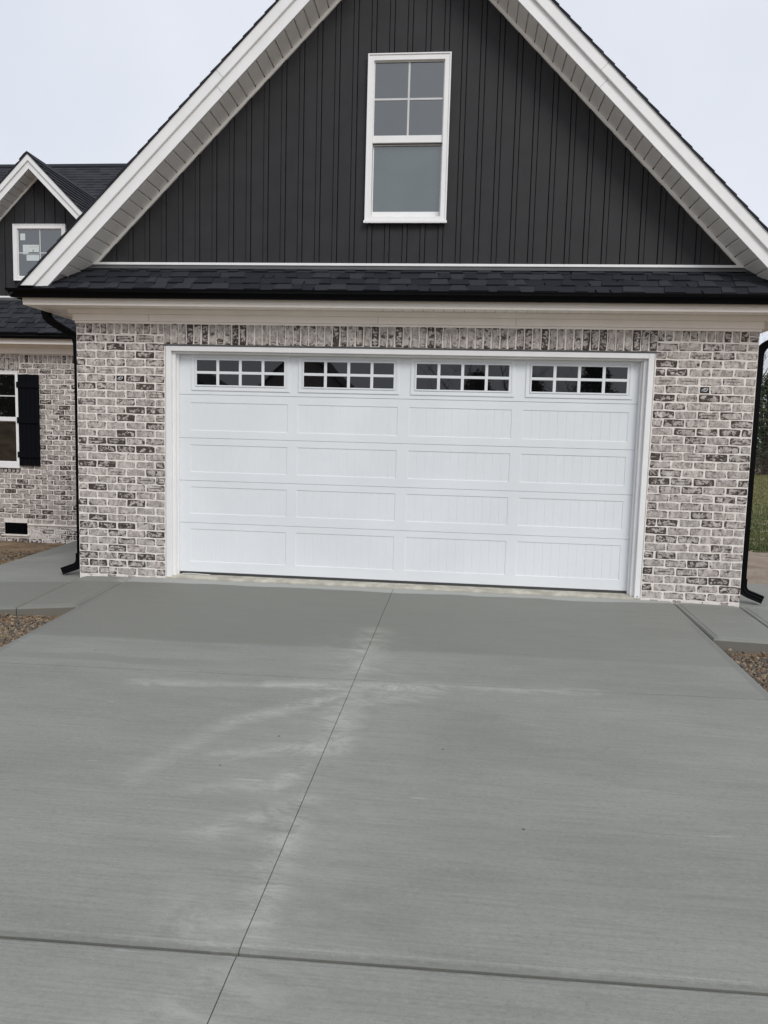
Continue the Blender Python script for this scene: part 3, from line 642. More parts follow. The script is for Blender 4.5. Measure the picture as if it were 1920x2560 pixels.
# ---- shingles
def shingle_tabs(parent, O, U, Vv, s0, s1, nrows, seed, expo=.142, wmin=.085, wmax=.190, first=0.0, clip=None):
    r = random.Random(seed); U = Vector(U).normalized(); Vv = Vector(Vv).normalized(); N = U.cross(Vv)
    ws = [wmin + (wmax - wmin) * i / 7 for i in range(8)]; cache = {}
    def mesh(i, th, sk):
        if (i, th, sk) not in cache:
            w = ws[i] / 2 - .0012; t = (.006, .014)[th]; k = (.012, -.012, 0)[sk]
            V = [(-w - k, 0, 0), (w + k, 0, 0), (w - k, expo + .02, 0), (-w + k, expo + .02, 0), (-w - k, 0, t + .004), (w + k, 0, t + .004), (w - k, expo + .02, .0035 + th * .002), (-w + k, expo + .02, .0035 + th * .002)]
            V = [(x, y, z) for x, y, z in V]
            m_ = MB().add(V, [(0, 3, 2, 1), (4, 5, 6, 7), (0, 1, 5, 4), (1, 2, 6, 5), (2, 3, 7, 6), (3, 0, 4, 7)]); cache[(i, th, sk)] = m_.mesh('shingle', 'shingle')
        return cache[(i, th, sk)]
    B = Matrix((U, Vv, N)).transposed().to_4x4()
    for row in range(nrows):
        s_ = s0 - r.uniform(0, .2); th = r.randint(0, 1)
        while s_ < s1:
            i = r.randrange(8); w = ws[i]; c_ = s_ + w / 2
            p = Vector(O) + U * c_ + Vv * (first + row * expo + r.uniform(-.0015, .0015)) + N * (.002 * (th))
            if clip is None or clip(p):
                link('shingle', mesh(i, th, 0 if th else 1), parent, mw=Matrix.Translation(p) @ B)
            s_ += w; th = 1 - th if r.random() < .85 else th
# pent roof
PY0, PZ0 = -.395, 2.862
PS = (3.150 - PZ0) / (-PY0)
pr = MB().prism_x([(PY0 + .012, PZ0 - .003), (0, 3.144), (0, 2.80), (PY0 + .012, 2.853)][::-1], -3.62, 3.62).build('pent_roof', 'shingle', house)
shingle_tabs(pr, (0, PY0, PZ0), (1, 0, 0), (0, 1, PS), -3.50, 3.50, 4, 31, expo=.128)
MB().prism_x([(-.062, 3.150 - .062 * PS + .026), (-.062, 3.150 - .062 * PS + .029), (-.008, 3.1762), (-.002, 3.1762), (-.002, 3.15)], -3.22, 3.22).build('roof_flashing', 'flash', pr)
MB().box(-3.16, 3.16, -.022, .0, 3.1765, 3.201).build('gable_base_trim', 'white', house, bevel=.003)

# ---- gable wall: boards and battens
A0 = 6.338
def zt(x): return A0 - abs(x)
gw = MB().prism_y([(-3.20, 3.15), (3.20, 3.15), (0, 6.35)], .056, .14).build('gable_wall', 'siding', house)
BP, BWD, BX0 = .1719, .040, -.0125
WX0, WX1, WZ0, WZ1 = -.400, .378, 3.582, 5.115
def strip(a, b, y0, y1, name, lo=3.2015):
    for (l, h) in ([(lo, WZ0 + .03), (WZ1 - .03, None)] if (b > WX0 + .05 and a < WX1 - .05) else [(lo, None)]):
        def top(x): return zt(x) - .02 if h is None else h
        if top(a) < l + .01 and top(b) < l + .01: continue
        ta, tb = max(top(a), l), max(top(b), l)
        poly = [(a, l), (b, l), (b, tb)] + ([(0, top(0))] if (h is None and a < 0 < b) else []) + [(a, ta)]
        if ta <= l: 
            xs0 = -(A0 - .02 - l); poly = [(max(a, xs0), l), (b, l), (b, tb)]
        if tb <= l:
            xs0 = (A0 - .02 - l); poly = [(a, l), (min(b, xs0), l), (a, ta)]
        MB().prism_y(poly, y0, y1).build(name, 'siding', gw, bevel=.002)
k0 = int(3.3 / BP)
for k in range(-k0, k0 + 1):
    c_ = BX0 + k * BP
    strip(c_ - BWD / 2, c_ + BWD / 2, -.010, .029, 'batten')
    strip(c_ + BWD / 2 + .006, c_ + BP - BWD / 2 - .006, .0, .029, 'board')

# ---- window helper (double-hung or fixed light)
def window(x0, x1, z0, z1, y, kind, casing=.055, glass='glass_low', rail=None, cols=2, rows_=2, sill=True, lowgrid=False):
    w = MB(); w.ring(x0, x1, z0, z1, casing, y - .040, y + .02); w.ring(x0 - .004, x1 + .004, z0 - (.004 if sill else .004), z1 + .006, .014, y - .048, y - .0402)
    wo = w.build('window', 'white', house, bevel=.003)
    i0, i1, j0, j1 = x0 + casing + .0005, x1 - casing - .0005, z0 + casing + .0005, z1 - casing - .0005
    zr = rail if rail else j0
    def sash(lo, hi, yy, fw, fb, grid, name='sash'):
        nonlocal glass
        MB().ring(i0, i1, lo, hi, fw, yy - .014, yy + .012, fb).build(name, 'white', wo, bevel=.002)
        a, b, l, h = i0 + fw, i1 - fw, lo + fb, hi - fw
        if grid:
            mx_, mz_ = (a + b) / 2, (l + h) / 2; t = .009
            MB().box(mx_ - t, mx_ + t, yy - .0078, yy - .003, l, h).build('muntin', 'wire', wo)
            MB().box(a, mx_ - t - .0005, yy - .0075, yy - .003, mz_ - t, mz_ + t).build('muntin', 'wire', wo); MB().box(mx_ + t + .0005, b, yy - .0075, yy - .003, mz_ - t, mz_ + t).build('muntin', 'wire', wo)
            for (pa, pb) in ((a, mx_), (mx_, b)):
                for (pl, ph) in ((l, mz_), (mz_, h)): MB().box(pa, pb - .0004, yy - .002, yy + .004, pl, ph - .0004).build('pane', glass, wo)
        else: MB().box(a, b, yy - .002, yy + .004, l, h).build('pane', glass, wo)
        return a, b, l, h
    if kind == 'hung':
        sash(zr - .0, j1, y - .004, .008, .066, True); gl = glass; glass = 'glass_screen' if glass == 'glass_low' else glass; r_ = sash(j0, zr - .001, y + .038, .010, .060, False)
        return wo, r_
    return wo, sash(j0, j1, y - .004, .010, .010, True)
window(WX0, WX1, WZ0, WZ1, .0, 'hung', rail=4.322)
MB().box(WX0 - .012, WX1 + .012, -.062, -.0485, WZ0 - .012, WZ0 + .014).build('window_sill', 'white', house, bevel=.003)

# ---- rakes of the big gable
RO = -.360
FB, FM, FT = 6.338, 6.472, 6.612
for s_ in (-1, 1):
    def pol(z_lo, z_hi, cut, x_in=0.0):
        P_ = [(x_in, z_lo), (x_in, z_hi), (s_ * (z_hi - cut), cut), (s_ * (z_lo - cut), cut)]
        return P_ if s_ < 0 else P_[::-1]
    rk = MB().prism_y(pol(FB, FM + .02, 2.893), RO, RO + .024).build('rake_board', 'white', house, bevel=.003)
    MB().prism_y(pol(FM, FT, 2.893), RO - .026, RO - .0005).build('rake_moulding', 'white', rk, bevel=.006)
    xj = s_ * 1.70
    for (zl, zh, yy) in ((FB, FM, RO - .0008), (FM, FT, RO - .0268)):
        MB().prism_y([(xj - .0015, zl - abs(xj) + .002), (xj + .0015, zl - abs(xj) + .002), (xj + .0015 + s_ * (zh - zl) / 2 - s_ * .003, zl - abs(xj) + (zh - zl) / 2), (xj - .0015 + s_ * (zh - zl) / 2 - s_ * .003, zl - abs(xj) + (zh - zl) / 2)], yy, yy + .01).build('board_joint', 'flash', rk)
    # soffit: backing sheet and one panel per groove
    sb = MB().prism_y(pol(FB + .034, FB + .05, 2.9), RO + .0245, .028).build('rake_soffit', 'soffit', house)
    t = Vector((s_ * 1, 0, -1)).normalized(); nrm = Vector((-s_ * -1, 0, 1)).normalized(); pl = .1238
    y0, y1 = RO + .025, -.001
    h = pl / 2
    prof = [(-h + .005, .022), (-h + .005, .010), (-h + .012, 0), (h - .005, 0), (h - .004, .010), (h - .004, .022)]
    pmz = MB(); n = len(prof)
    pmz.add([(p_[0] * t.x - p_[1] * 0 + p_[1] * (s_ * .7071), y0, p_[0] * t.z + p_[1] * .7071) for p_ in prof] + [(p_[0] * t.x + p_[1] * (s_ * .7071), y1, p_[0] * t.z + p_[1] * .7071) for p_ in prof],
            [tuple(range(n)), tuple(range(2 * n - 1, n - 1, -1))] + [(i, (i + 1) % n, n + (i + 1) % n, n + i) for i in range(n)])
    pme = pmz.mesh('soffit_panel', 'soffit')
    for k in range(int(3.40 * 1.4142 / pl)):
        a = (k + .5) * pl; link('soffit_panel', pme, sb, loc=(t.x * a, 0, FB + .001 + t.z * a))
    # trim where soffit meets siding
    MB().prism_y(pol(FB - .043, FB - .001, 3.2015, s_ * .0), -.020, -.0005).build('wall_trim', 'soffit', house)
    # roof plane, stepped course by course
    L = (SX + .07) * 1.4142; e = .142; nr = int(L / e) + 1; top = []; z_r = FT + .004
    ridge = Vector((0, 0, z_r)); up = Vector((s_ * .7071, 0, .7071)); pts = []
    for k in range(nr):
        a0 = ridge + t * (k * e); a1 = ridge + t * min(L, (k + 1) * e)
        pts += [a0 + up * .004, a1 + up * .012]
    poly = [(p_.x, p_.z) for p_ in pts]; under = [(ridge + t * L).x, (ridge + t * L).z]
    poly = poly + [(under[0], under[1] - .012), (s_ * .0, z_r - .012)]
    if s_ > 0: poly = poly[::-1]
    MB().prism_y(poly, RO - .040, 8.9).build('roof', 'shingle_y', house)
MB().sweep([(0, RO - .042, FT + .014), (0, 8.9, FT + .014)], [(.12, .11), (.0, -.012), (-.12, .11), (-.12, .118), (0, -.002), (.12, .118)], up=(1, 0, 0)).build('ridge_cap', 'shingle', house)
MB().prism_y([(-3.3, 2.75), (3.3, 2.75), (0, 6.05)], 8.4, 8.5).build('rear_gable', 'siding', house)

# ---- downspouts
def fluted(w, d, n=5):
    P_ = []
    for i in range(n * 2): P_.append((-w / 2 + w * i / (n * 2 - 1), -d / 2 + (.0035 if i % 2 else 0)))
    for i in range(n): P_.append((w / 2 - (.003 if i % 2 else 0), -d / 2 + d * (i + .5) / n))
    for i in range(n * 2): P_.append((w / 2 - w * i / (n * 2 - 1), d / 2 - (.0035 if i % 2 else 0)))
    for i in range(n): P_.append((-w / 2 + (.003 if i % 2 else 0), d / 2 - d * (i + .5) / n))
    return P_
def arc(pts, rr=.09, seg=7):
    out = [Vector(pts[0])]
    for i in range(1, len(pts) - 1):
        p, a, b = Vector(pts[i]), Vector(pts[i - 1]), Vector(pts[i + 1]); u, v = (a - p).normalized(), (b - p).normalized()
        q0, q1 = p + u * rr, p + v * rr
        for k in range(seg + 1): f = k / seg; out.append(q0 * (1 - f) ** 2 + p * 2 * f * (1 - f) + q1 * f ** 2)
    out.append(Vector(pts[-1])); return [tuple(p) for p in out]
for s_ in (-1, 1):
    xw, y = s_ * (XW + .068), .17
    zb = .10 if s_ < 0 else .13
    path = arc([(s_ * (SX + .03), y, 2.80), (s_ * (SX + .03), y, 2.665), (xw, y, 2.47), (xw, y, 2.20)], .085)
    up = MB().sweep(path, fluted(.088, .066), up=(0, 1, 0)).build('downspout', 'black', house)
    MB().box(xw - .031, xw + .031, y - .037, y + .037, zb + .02, 2.21).build('pipe', 'black', up, bevel=.006)
    MB().sweep(arc([(xw, y, zb + .10), (xw, y, zb - .03), (xw + s_ * .19, y - .03, zb - .10)], .07), fluted(.092, .078), up=(0, 1, 0)).build('outlet_elbow', 'black', up)
    for z in (1.9, .7): MB().box(xw - .033, xw + .033, y - .041, y + .041, z, z + .018).build('pipe_strap', 'black', up)

# ------------------------------------------------------------------ left wing
YW = 3.925; WB = -.42
WL = -9.6
wx0, wx1, wz0, wz1 = -7.31, -6.392, .872, 2.402          # window opening
vx0, vx1, vz0, vz1 = -6.702, -6.305, -.205, -.016        # foundation vent
wm = MB()
for (a, b, c_, d_) in ((WL, wx0, WB, 2.70), (wx1, -XW, vz1, 2.70), (wx0, wx1, wz1, 2.70), (wx0, wx1, vz1, wz0), (WL, vx0, WB, vz1 - .0005), (vx1, -XW, WB, vz1 - .0005), (vx0, vx1, WB, vz0)):
    if a == WL and d_ < 0: a2, b2 = wx0, vx0; wm.box(a2, b2, YW + .005, YW + .14, c_, d_); continue
    wm.box(a, b, YW + .005, YW + .14, c_, d_)
ww = wm.build('brick_wall', 'mortar', house)
def joined(name, items, mat, parent):
    V, F, UV = [], [], []; base = {}
    for (w, h, x, y, z, k) in items:
        key = (round(w, 4), round(h, 4), k)
        if key not in base: base[key] = brick_geo(w, h, 500 + k + int(w * 1000))
        v, f, u = base[key]; o_ = len(V)
        V += [(p[0] + x, p[1] + y, p[2] + z) for p in v]; F += [tuple(i + o_ for i in q) for q in f]; UV += u
    me = bpy.data.meshes.new(name); me.from_pydata(V, [], F); me.materials.append(M[mat]); put_uv(me, UV); me.update()
    o_ = link(name, me, parent); o_['kind'] = 'stuff'; return o_
r = random.Random(77); items = []; low = []
ZW1 = 2.414
for k in range(-1, 36):
    z = ZW1 - k * PB; off = (k % 2) * LB / 2; x = WL + off
    while x < -XW - .05:
        a, b = x + .007, x + LB - .007
        segs = [(a, b)]
        for (h0, h1, v0, v1) in ((wx0, wx1, wz0 - .075, 2.62), (vx0, vx1, vz0 - .01, vz1 + .01)):
            if z + BH / 2 > v0 and z - BH / 2 < v1:
                ns = []
                for (p, q) in segs:
                    if q <= h0 or p >= h1: ns.append((p, q))
                    else:
                        if p < h0 - .02: ns.append((p, h0 - .004))
                        if q > h1 + .02: ns.append((h1 + .004, q))
                segs = ns
        for (p, q) in segs:
            if q > -XW: q = -XW - .004
            if q - p < .02: continue
            it = (round(q - p, 2), BH, (p + q) / 2, YW + r.uniform(-.002, .002), z + r.uniform(-.0015, .0015), r.randrange(6))
            (low if (z < -.03 and (p + q) / 2 > vx0) else items).append(it)
        x += LB
x = WL
while x < -XW - .05:
    if not (wx0 - .02 < x < wx1 - .01): items.append((.064, .118, x + .039, YW, 2.604, r.randrange(5)))
    else: items.append((.064, .045, x + .039, YW, 2.650, r.randrange(5)))
    x += .0785
n = 12
for i in range(n): items.append((.064, .198, wx0 + (wx1 - wx0) * (i + .5) / n, YW - .012, 2.520, r.randrange(5)))
n = 13
for i in range(n): items.append(((wx1 - wx0) / n - .014, .058, wx0 + (wx1 - wx0) * (i + .5) / n, YW - .03, .832, r.randrange(5)))
joined('bricks', items, 'brick', ww); joined('mortar_smeared_bricks', low, 'brick_smear', ww)
MB().prism_x([(YW + .01, -.03), (YW - .022, -.036), (YW - .018, -.05), (YW + .01, -.06)][::-1], vx1 + .01, -XW - .01).build('mortar_ledge', 'mortar', ww)
MB().box(vx0 - .03, vx1 + .03, YW - .03, YW + .02, vz0 - .022, vz0 - .002).build('vent_sill', 'mortar', ww)
vt = MB().box(vx0, vx1, YW + .05, YW + .06, vz0, vz1).build('foundation_vent', 'hole', house)
for i in range(13):
    x = vx0 + (vx1 - vx0) * (i + .5) / 13; MB().box(x - .006, x + .006, YW + .012, YW + .045, vz0, vz1).build('slat', 'shutter', vt)
# window and shutters
ww2, _ = window(wx0, wx1, wz0, wz1, YW, 'hung', casing=.045, glass='glass_mid', rail=1.62)
MB().box(wx0 - .01, wx1 + .01, YW - .06, YW - .0485, wz0, wz0 + .10).build('window_sill', 'white', house, bevel=.004)
def shutter(x0):
    sh = MB().box(x0 + .004, x0 + .354, YW - .024, YW - .012, .920, 2.352).build('shutter', 'shutter', house)
    for i in range(5):
        a = x0 + .358 * i / 5; MB().box(a + .002, a + .0696, YW - .040, YW - .0245, .917, 2.357).build('slat', 'shutter', sh, bevel=.003)
    for (lo, hi) in ((2.151, 2.241), (1.591, 1.685), (1.046, 1.138)): MB().box(x0 - .002, x0 + .360, YW - .062, YW - .0405, lo, hi).build('rail', 'shutter', sh, bevel=.003)
shutter(-6.404); shutter(-7.656)
# eave of the wing
MB().box(WL, -XW - .03, YW - .03, YW + .02, 2.682, 2.770).build('frieze_board', 'cream', house, bevel=.003)
MB().prism_x([(YW - .031, 2.7705), (YW - .06, 2.80), (YW - .066, 2.816), (YW + .02, 2.816), (YW + .02, 2.7705)], WL, -XW - .03).build('crown_moulding', 'cream', house)
MB().box(WL, -XW - .03, YW - .30, YW, 2.8165, 2.826).build('eave_soffit', 'cream', house)
MB().box(WL, -XW - .03, YW - .318, YW - .3005, 2.800, 2.90).build('fascia_board', 'cream', house, bevel=.003)
gp2 = [(y - OH + YW - .319, z + .088) for y, z in gp]
MB().prism_x(gp2[::-1], WL, -XW - .09).build('gutter', 'black', house)
# wing roof and main ridge
RY0, RZ0, RS = YW - .43, 2.945, .80
RYR = 9.02; RZR = RZ0 + RS * (RYR - RY0)
def courses(y0, z0, y1, z1, n_):
    out = []
    for k in range(n_):
        f0, f1 = k / n_, (k + 1) / n_
        out += [(y0 + (y1 - y0) * f0, z0 + (z1 - z0) * f0 + .014), (y0 + (y1 - y0) * f1, z0 + (z1 - z0) * f1)]
    return out
YD = 4.33; ZD = RZ0 + RS * (YD - RY0)
nc = int(math.hypot(RYR - RY0, RZR - RZ0) / .142)
pf = [(RY0 + .02, RZ0 - .02)] + [(RYR, RZR - .25)]
main = MB()
cs = courses(RY0, RZ0 - .012, RYR, RZR - .012, nc)
main.prism_x([(RY0 + .02, RZ0 - .035)] + [(RYR, RZR - .06)] + cs[::-1], WL - .3, 1.5)
main.prism_x([(RYR, RZR - .012), (RYR, RZR - .06), (14.4, 2.94), (14.4, 2.98)][::-1], WL - .3, 1.5)
mr = main.build('roof', 'shingle_x', house)
MB().prism_x([(RYR - .12, RZR - .075), (RYR, RZR + .018), (RYR + .12, RZR - .075), (RYR + .12, RZR - .10), (RYR, RZR - .02), (RYR - .12, RZR - .10)], WL - .3, 1.5).build('ridge_cap', 'shingle', house)
shingle_tabs(mr, (-5.5, RY0 - .005, RZ0 + .004), (1, 0, 0), (0, 1, RS), -1.45, 0.85, 7, 55)
# the wing's other walls
ow = MB(); ow.box(WL, WL + .12, YW + .14, 14, -.4, 2.7); ow.box(WL, 1.4, 13.9, 14, -.4, 2.7); ow.box(1.3, 1.4, 8.5, 13.9, -.4, 2.7)
ow.prism_x([(YW + .2, 2.7), (13.9, 2.7), (RYR, RZR - .12)][::-1], WL + .01, WL + .11); ow.prism_x([(YW + .2, 2.7), (13.9, 2.7), (RYR, RZR - .12)][::-1], 1.3, 1.39)
ow.build('side_wall', 'side', house)

# ---- dormer
DCX, DA = -6.222, 5.535      # centre, soffit apex height
DHW = 1.02
dw = MB().prism_y([(DCX - DHW, ZD - .15), (DCX + DHW, ZD - .15), (DCX + DHW, DA - DHW), (DCX, DA), (DCX - DHW, DA - DHW)], YD + .03, YD + .12).build('dormer_wall', 'siding', house)
dx0, dx1, dz0, dz1 = -6.662, -5.782, 3.888, 4.766
def dstrip(a, b, y0, y1, name):
    a, b = max(a, DCX - DHW), min(b, DCX + DHW)
    if b - a < .01: return
    for (l, h) in ([(ZD + .03, dz0 + .03), (dz1 - .03, None)] if (b > dx0 + .04 and a < dx1 - .04) else [(ZD + .03, None)]):
        top = (lambda x: DA - abs(x - DCX) - .02) if h is None else (lambda x: h)
        poly = [(a, l), (b, l), (b, top(b))] + ([(DCX, top(DCX))] if (h is None and a < DCX < b) else []) + [(a, top(a))]
        MB().prism_y(poly, y0, y1).build(name, 'siding', dw, bevel=.002)
for k in range(-7, 8):
    c_ = DCX + .06 + k * BP
    dstrip(c_ - .02, c_ + .02, YD - .013, YD + .029, 'batten'); dstrip(c_ + .0245, c_ + BP - .0245, YD, YD + .029, 'board')
for s_ in (-1, 1):
    MB().box(*sorted((DCX + s_ * DHW, DCX + s_ * (DHW - .05))), YD + .1, YD + 2.6, ZD - .2, DA - DHW).build('dormer_side', 'siding', house)
MB().box(DCX - DHW - .02, DCX + DHW + .02, YD - .024, YD, ZD + .006, ZD + .031).build('dormer_base_trim', 'white', house)
MB().prism_x([(YD - .10, ZD - .055), (YD - .002, ZD + .024), (YD - .002, ZD + .0)], DCX - DHW, DCX + DHW).build('roof_flashing', 'flash', house)
dwin, (a, b, l, h) = window(dx0, dx1, dz0, dz1, YD, 'fixed', casing=.065, glass='glass_low')
py = YD - .009
st = MB().box(a + .03, a + .115, py - .001, py, h - .165, h - .06).build('sticker', 'paper', dwin)
st = MB().box(a + .07, a + .345, py - .001, py, h - .385, h - .235).build('sticker', 'paper', dwin)
MB().box(a + .165, a + .345, py - .0025, py - .0015, h - .385, h - .24).build('sticker', 'paper', dwin); MB().box(a + .18, a + .31, py - .0035, py - .0026, h - .285, h - .258).build('sticker_print', 'wire', dwin)
MB().box(a + .232, a + .262, py - .0035, py - .0026, h - .345, h - .310).build('sticker_print', 'ink', dwin)
MB().box(a + .13, a + .345, py - .001, py, h - .485, h - .395).build('sticker', 'paper', dwin)
DOY = YD - .30; DHE = 1.27
for s_ in (-1, 1):
    def pold(z_lo, z_hi, cut):
        P_ = [(DCX, z_lo), (DCX, z_hi), (DCX + s_ * (z_hi - cut), cut), (DCX + s_ * (z_lo - cut), cut)]
        return P_ if s_ < 0 else P_[::-1]
    ct = DA - DHE
    rk = MB().prism_y(pold(DA, DA + .135, ct), DOY, DOY + .022).build('rake_board', 'white', house, bevel=.003)
    MB().prism_y(pold(DA + .115, DA + .222, ct), DOY - .024, DOY - .0005).build('rake_moulding', 'white', rk, bevel=.005)
    sb = MB().prism_y(pold(DA + .034, DA + .05, ct + .01), DOY + .0225, YD + .028).build('rake_soffit', 'soffit', house)
    t = Vector((s_, 0, -1)).normalized(); h_ = pl / 2; prof = [(-h_ + .005, .022), (-h_ + .005, .010), (-h_ + .012, 0), (h_ - .005, 0), (h_ - .004, .010), (h_ - .004, .022)]
    n = len(prof); q = MB().add([(p_[0] * t.x + p_[1] * s_ * .7071, yy, p_[0] * t.z + p_[1] * .7071) for yy in (DOY + .023, YD - .001) for p_ in prof],
        [tuple(range(n)), tuple(range(2 * n - 1, n - 1, -1))] + [(i, (i + 1) % n, n + (i + 1) % n, n + i) for i in range(n)]).mesh('soffit_panel', 'soffit')
    for k in range(int(1.22 * 1.4142 / pl)): link('soffit_panel', q, sb, loc=(DCX + t.x * (k + .5) * pl, 0, DA + .001 + t.z * (k + .5) * pl))
    MB().prism_y(pold(DA - .038, DA - .001, DA - DHW), YD - .02, YD - .0005).build('wall_trim', 'soffit', house)
    zr = DA + .226; L = (DHE + .24) * 1.4142; pts = []; e = .142; up_ = Vector((s_ * .7071, 0, .7071)); rd = Vector((DCX, 0, zr))
    for k in range(int(L / e) + 1):
        a0 = rd + t * (k * e); a1 = rd + t * min(L, (k + 1) * e); pts += [a0 + up_ * .004, a1 + up_ * .020]
    en = rd + t * L; poly = [(p_.x, p_.z) for p_ in pts] + [(en.x, en.z - .012), (DCX, zr - .012)]
    if s_ > 0: poly = poly[::-1]
    MB().prism_y(poly, DOY - .036, 7.4).build('dormer_roof', 'shingle_y', house)
zr = DA + .245
MB().sweep([(DCX, DOY - .04, zr), (DCX, 7.45, zr)], [(.13, .115), (.05, .03), (.0, -.004), (-.05, .03), (-.13, .115), (-.13, .125), (0, .01), (.13, .125)], up=(1, 0, 0)).build('ridge_cap', 'shingle', house)

# loose strip of white trim on the threshold
pth = [(-2.27 + .30 * i / 9, .098 + .004 * math.sin(i * .7), .037 + .004 * math.sin(i * .35 + .3)) for i in range(10)]
o = MB().sweep(pth, [(-.006, -.002), (.006, -.002), (.006, .002), (-.006, .002)]).build('trim_strip', 'white'); tag(o, 'thin curled white strip lying under the left end of the garage door', 'trim strip')

# ------------------------------------------------------------------ trees
def bare_geo(seed, H, spread=.55, levels=5):
    r = random.Random(seed); T = MB(); B = MB()
    def limb(p, d_, L, rad0, lev):
        pts = [p]; dd = d_.copy(); n = 4
        for i in range(n):
            dd = (dd + Vector((r.uniform(-.16, .16), r.uniform(-.16, .16), r.uniform(-.02, .14)))).normalized(); pts.append(pts[-1] + dd * (L / n))
        tgt = T if lev < 2 else B; sides = 6 if lev < 2 else 3; base = len(tgt.v)
        for i, q in enumerate(pts):
            rr = rad0 * (1 - .62 * i / n); tgt.v += [tuple(q + Vector((math.cos(a) * rr, math.sin(a) * rr, 0)) if lev < 3 else q + Vector((math.cos(a) * rr, math.sin(a) * rr * .7, math.sin(a) * rr * .7))) for a in [6.283 * k / sides for k in range(sides)]]
        for i in range(n):
            for k in range(sides): j = (k + 1) % sides; tgt.f.append((base + i * sides + k, base + i * sides + j, base + (i + 1) * sides + j, base + (i + 1) * sides + k))
        if lev >= levels: return
        for _ in range(r.randint(3, 4) if lev else 7):
            i = r.randint(1 if lev else 2, n); q = pts[i]; a = r.uniform(0, 6.283)
            nd = (dd * r.uniform(.5, .9) + Vector((math.cos(a), math.sin(a), r.uniform(0, .5))) * spread * 1.4).normalized()
            limb(q, nd, L * r.uniform(.5, .72), rad0 * .5 * (1 - .1 * i), lev + 1)
    limb(Vector((0, 0, -.1)), Vector((0, 0, 1)), H * .5, H * .018, 0)
    return T.mesh('trunk', 'bark'), B.mesh('crown', 'twig')
def conifer_geo(seed, H, R):
    r = random.Random(seed); T = MB(); C = MB()
    T.sweep([(0, 0, -.1), (.03, 0, H * .4), (0, .03, H * .92)], [(.13 * math.cos(i * 1.047), .13 * math.sin(i * 1.047)) for i in range(6)], up=(1, 0, 0))
    for _ in range(int(150 * H)):
        f = r.random() ** .8; z = H * (.10 + .88 * f); rr = R * (1 - f) ** .7 * r.uniform(.45, 1.08) + .08; a = r.uniform(0, 6.283)
        c = Vector((math.cos(a) * rr, math.sin(a) * rr, z + r.uniform(-.2, .2)))
        for _ in range(6):
            p = c + Vector((r.gauss(0, .14), r.gauss(0, .14), r.gauss(0, .10))); s_ = r.uniform(.05, .12); u = Vector((r.uniform(-1, 1), r.uniform(-1, 1), r.uniform(-.7, .3))).normalized() * s_; v = u.orthogonal().normalized() * s_ * .55
            C.add([tuple(p - u), tuple(p + v), tuple(p + u), tuple(p - v)], [(0, 1, 2, 3)])
    return T.mesh('trunk', 'bark'), C.mesh('crown', 'conifer')
def tree(name, label, cat, geo, loc, rz, sc, group):
    t = empty(name, loc); t.rotation_euler = (0, 0, rz); t.scale = (sc, sc, sc); tag(t, label, cat, group)
    link('trunk', geo[0], t); link('crown', geo[1], t); return t
BG = [bare_geo(1, 9), bare_geo(2, 10), bare_geo(4, 8, .7)]; CG = [conifer_geo(1, 5.0, 1.9), conifer_geo(2, 4.4, 1.7), conifer_geo(3, 5.6, 2.1)]
r = random.Random(9)
for i, (x, lab) in enumerate(((14.9, 'dark evergreen hidden behind the right corner of the garage'), (17.0, 'dark evergreen beside the right downspout beyond the lawn'), (18.7, 'dark evergreen at the right edge of the picture beyond the lawn'), (21.2, 'dark evergreen just outside the right edge of the picture'))):
    tree('evergreen_tree', lab, 'tree', CG[i % 3], (x, 37.6 + r.uniform(-.6, .8), -.06), r.uniform(0, 6), r.uniform(.95, 1.1), 'evergreens beyond the lawn')
for i, (x, lab) in enumerate(((16.4, 'leafless tree behind the evergreens, its trunk hidden by the right downspout'), (18.6, 'leafless tree with bare twigs against the sky at the right edge'), (20.0, 'leafless tree just outside the right edge behind the evergreens'))):
    tree('bare_tree', lab, 'tree', BG[i % 3], (x, 40.5 + r.uniform(-1, 2), -.06), r.uniform(0, 6), r.uniform(.95, 1.15), 'leafless trees beyond the lawn')
bm_ = MB()
for _ in range(9000):
    x = r.uniform(8, 32); y = 36.6 + r.gauss(0, .5); z = abs(r.gauss(0, .7)); s_ = r.uniform(.04, .12); p = Vector((x, y, z)); u = Vector((r.uniform(-1, 1), r.uniform(-1, 1), r.uniform(-.3, 1))).normalized() * s_ * 1.6; v = u.orthogonal().normalized() * s_ * .3
    bm_.add([tuple(p - u), tuple(p + v), tuple(p + u), tuple(p - v)], [(0, 1, 2, 3)])
o = bm_.build('undergrowth', 'brush'); tag(o, 'brown dead undergrowth at the foot of the trees beyond the lawn', 'undergrowth', kind='stuff')

wd = MB()
for _ in range(16000):
    x = r.uniform(-70, 130); y = 64 + r.gauss(0, 2.5); hh = 5.2 + 1.3 * math.sin(x * .35) + .9 * math.sin(x * 1.1 + 2); z = hh * (1 - r.random() ** 1.6) - .1; s_ = r.uniform(.25, .6); p = Vector((x, y, z)); u = Vector((r.uniform(-1, 1), r.uniform(-1, 1), r.uniform(-.6, .9))).normalized() * s_; v = u.orthogonal().normalized() * s_ * .6
    wd.add([tuple(p - u), tuple(p + v), tuple(p + u), tuple(p - v)], [(0, 1, 2, 3)])
o = wd.build('woods', 'brush'); tag(o, 'far brown wood closing the view behind the lawn trees', 'woods', kind='stuff')

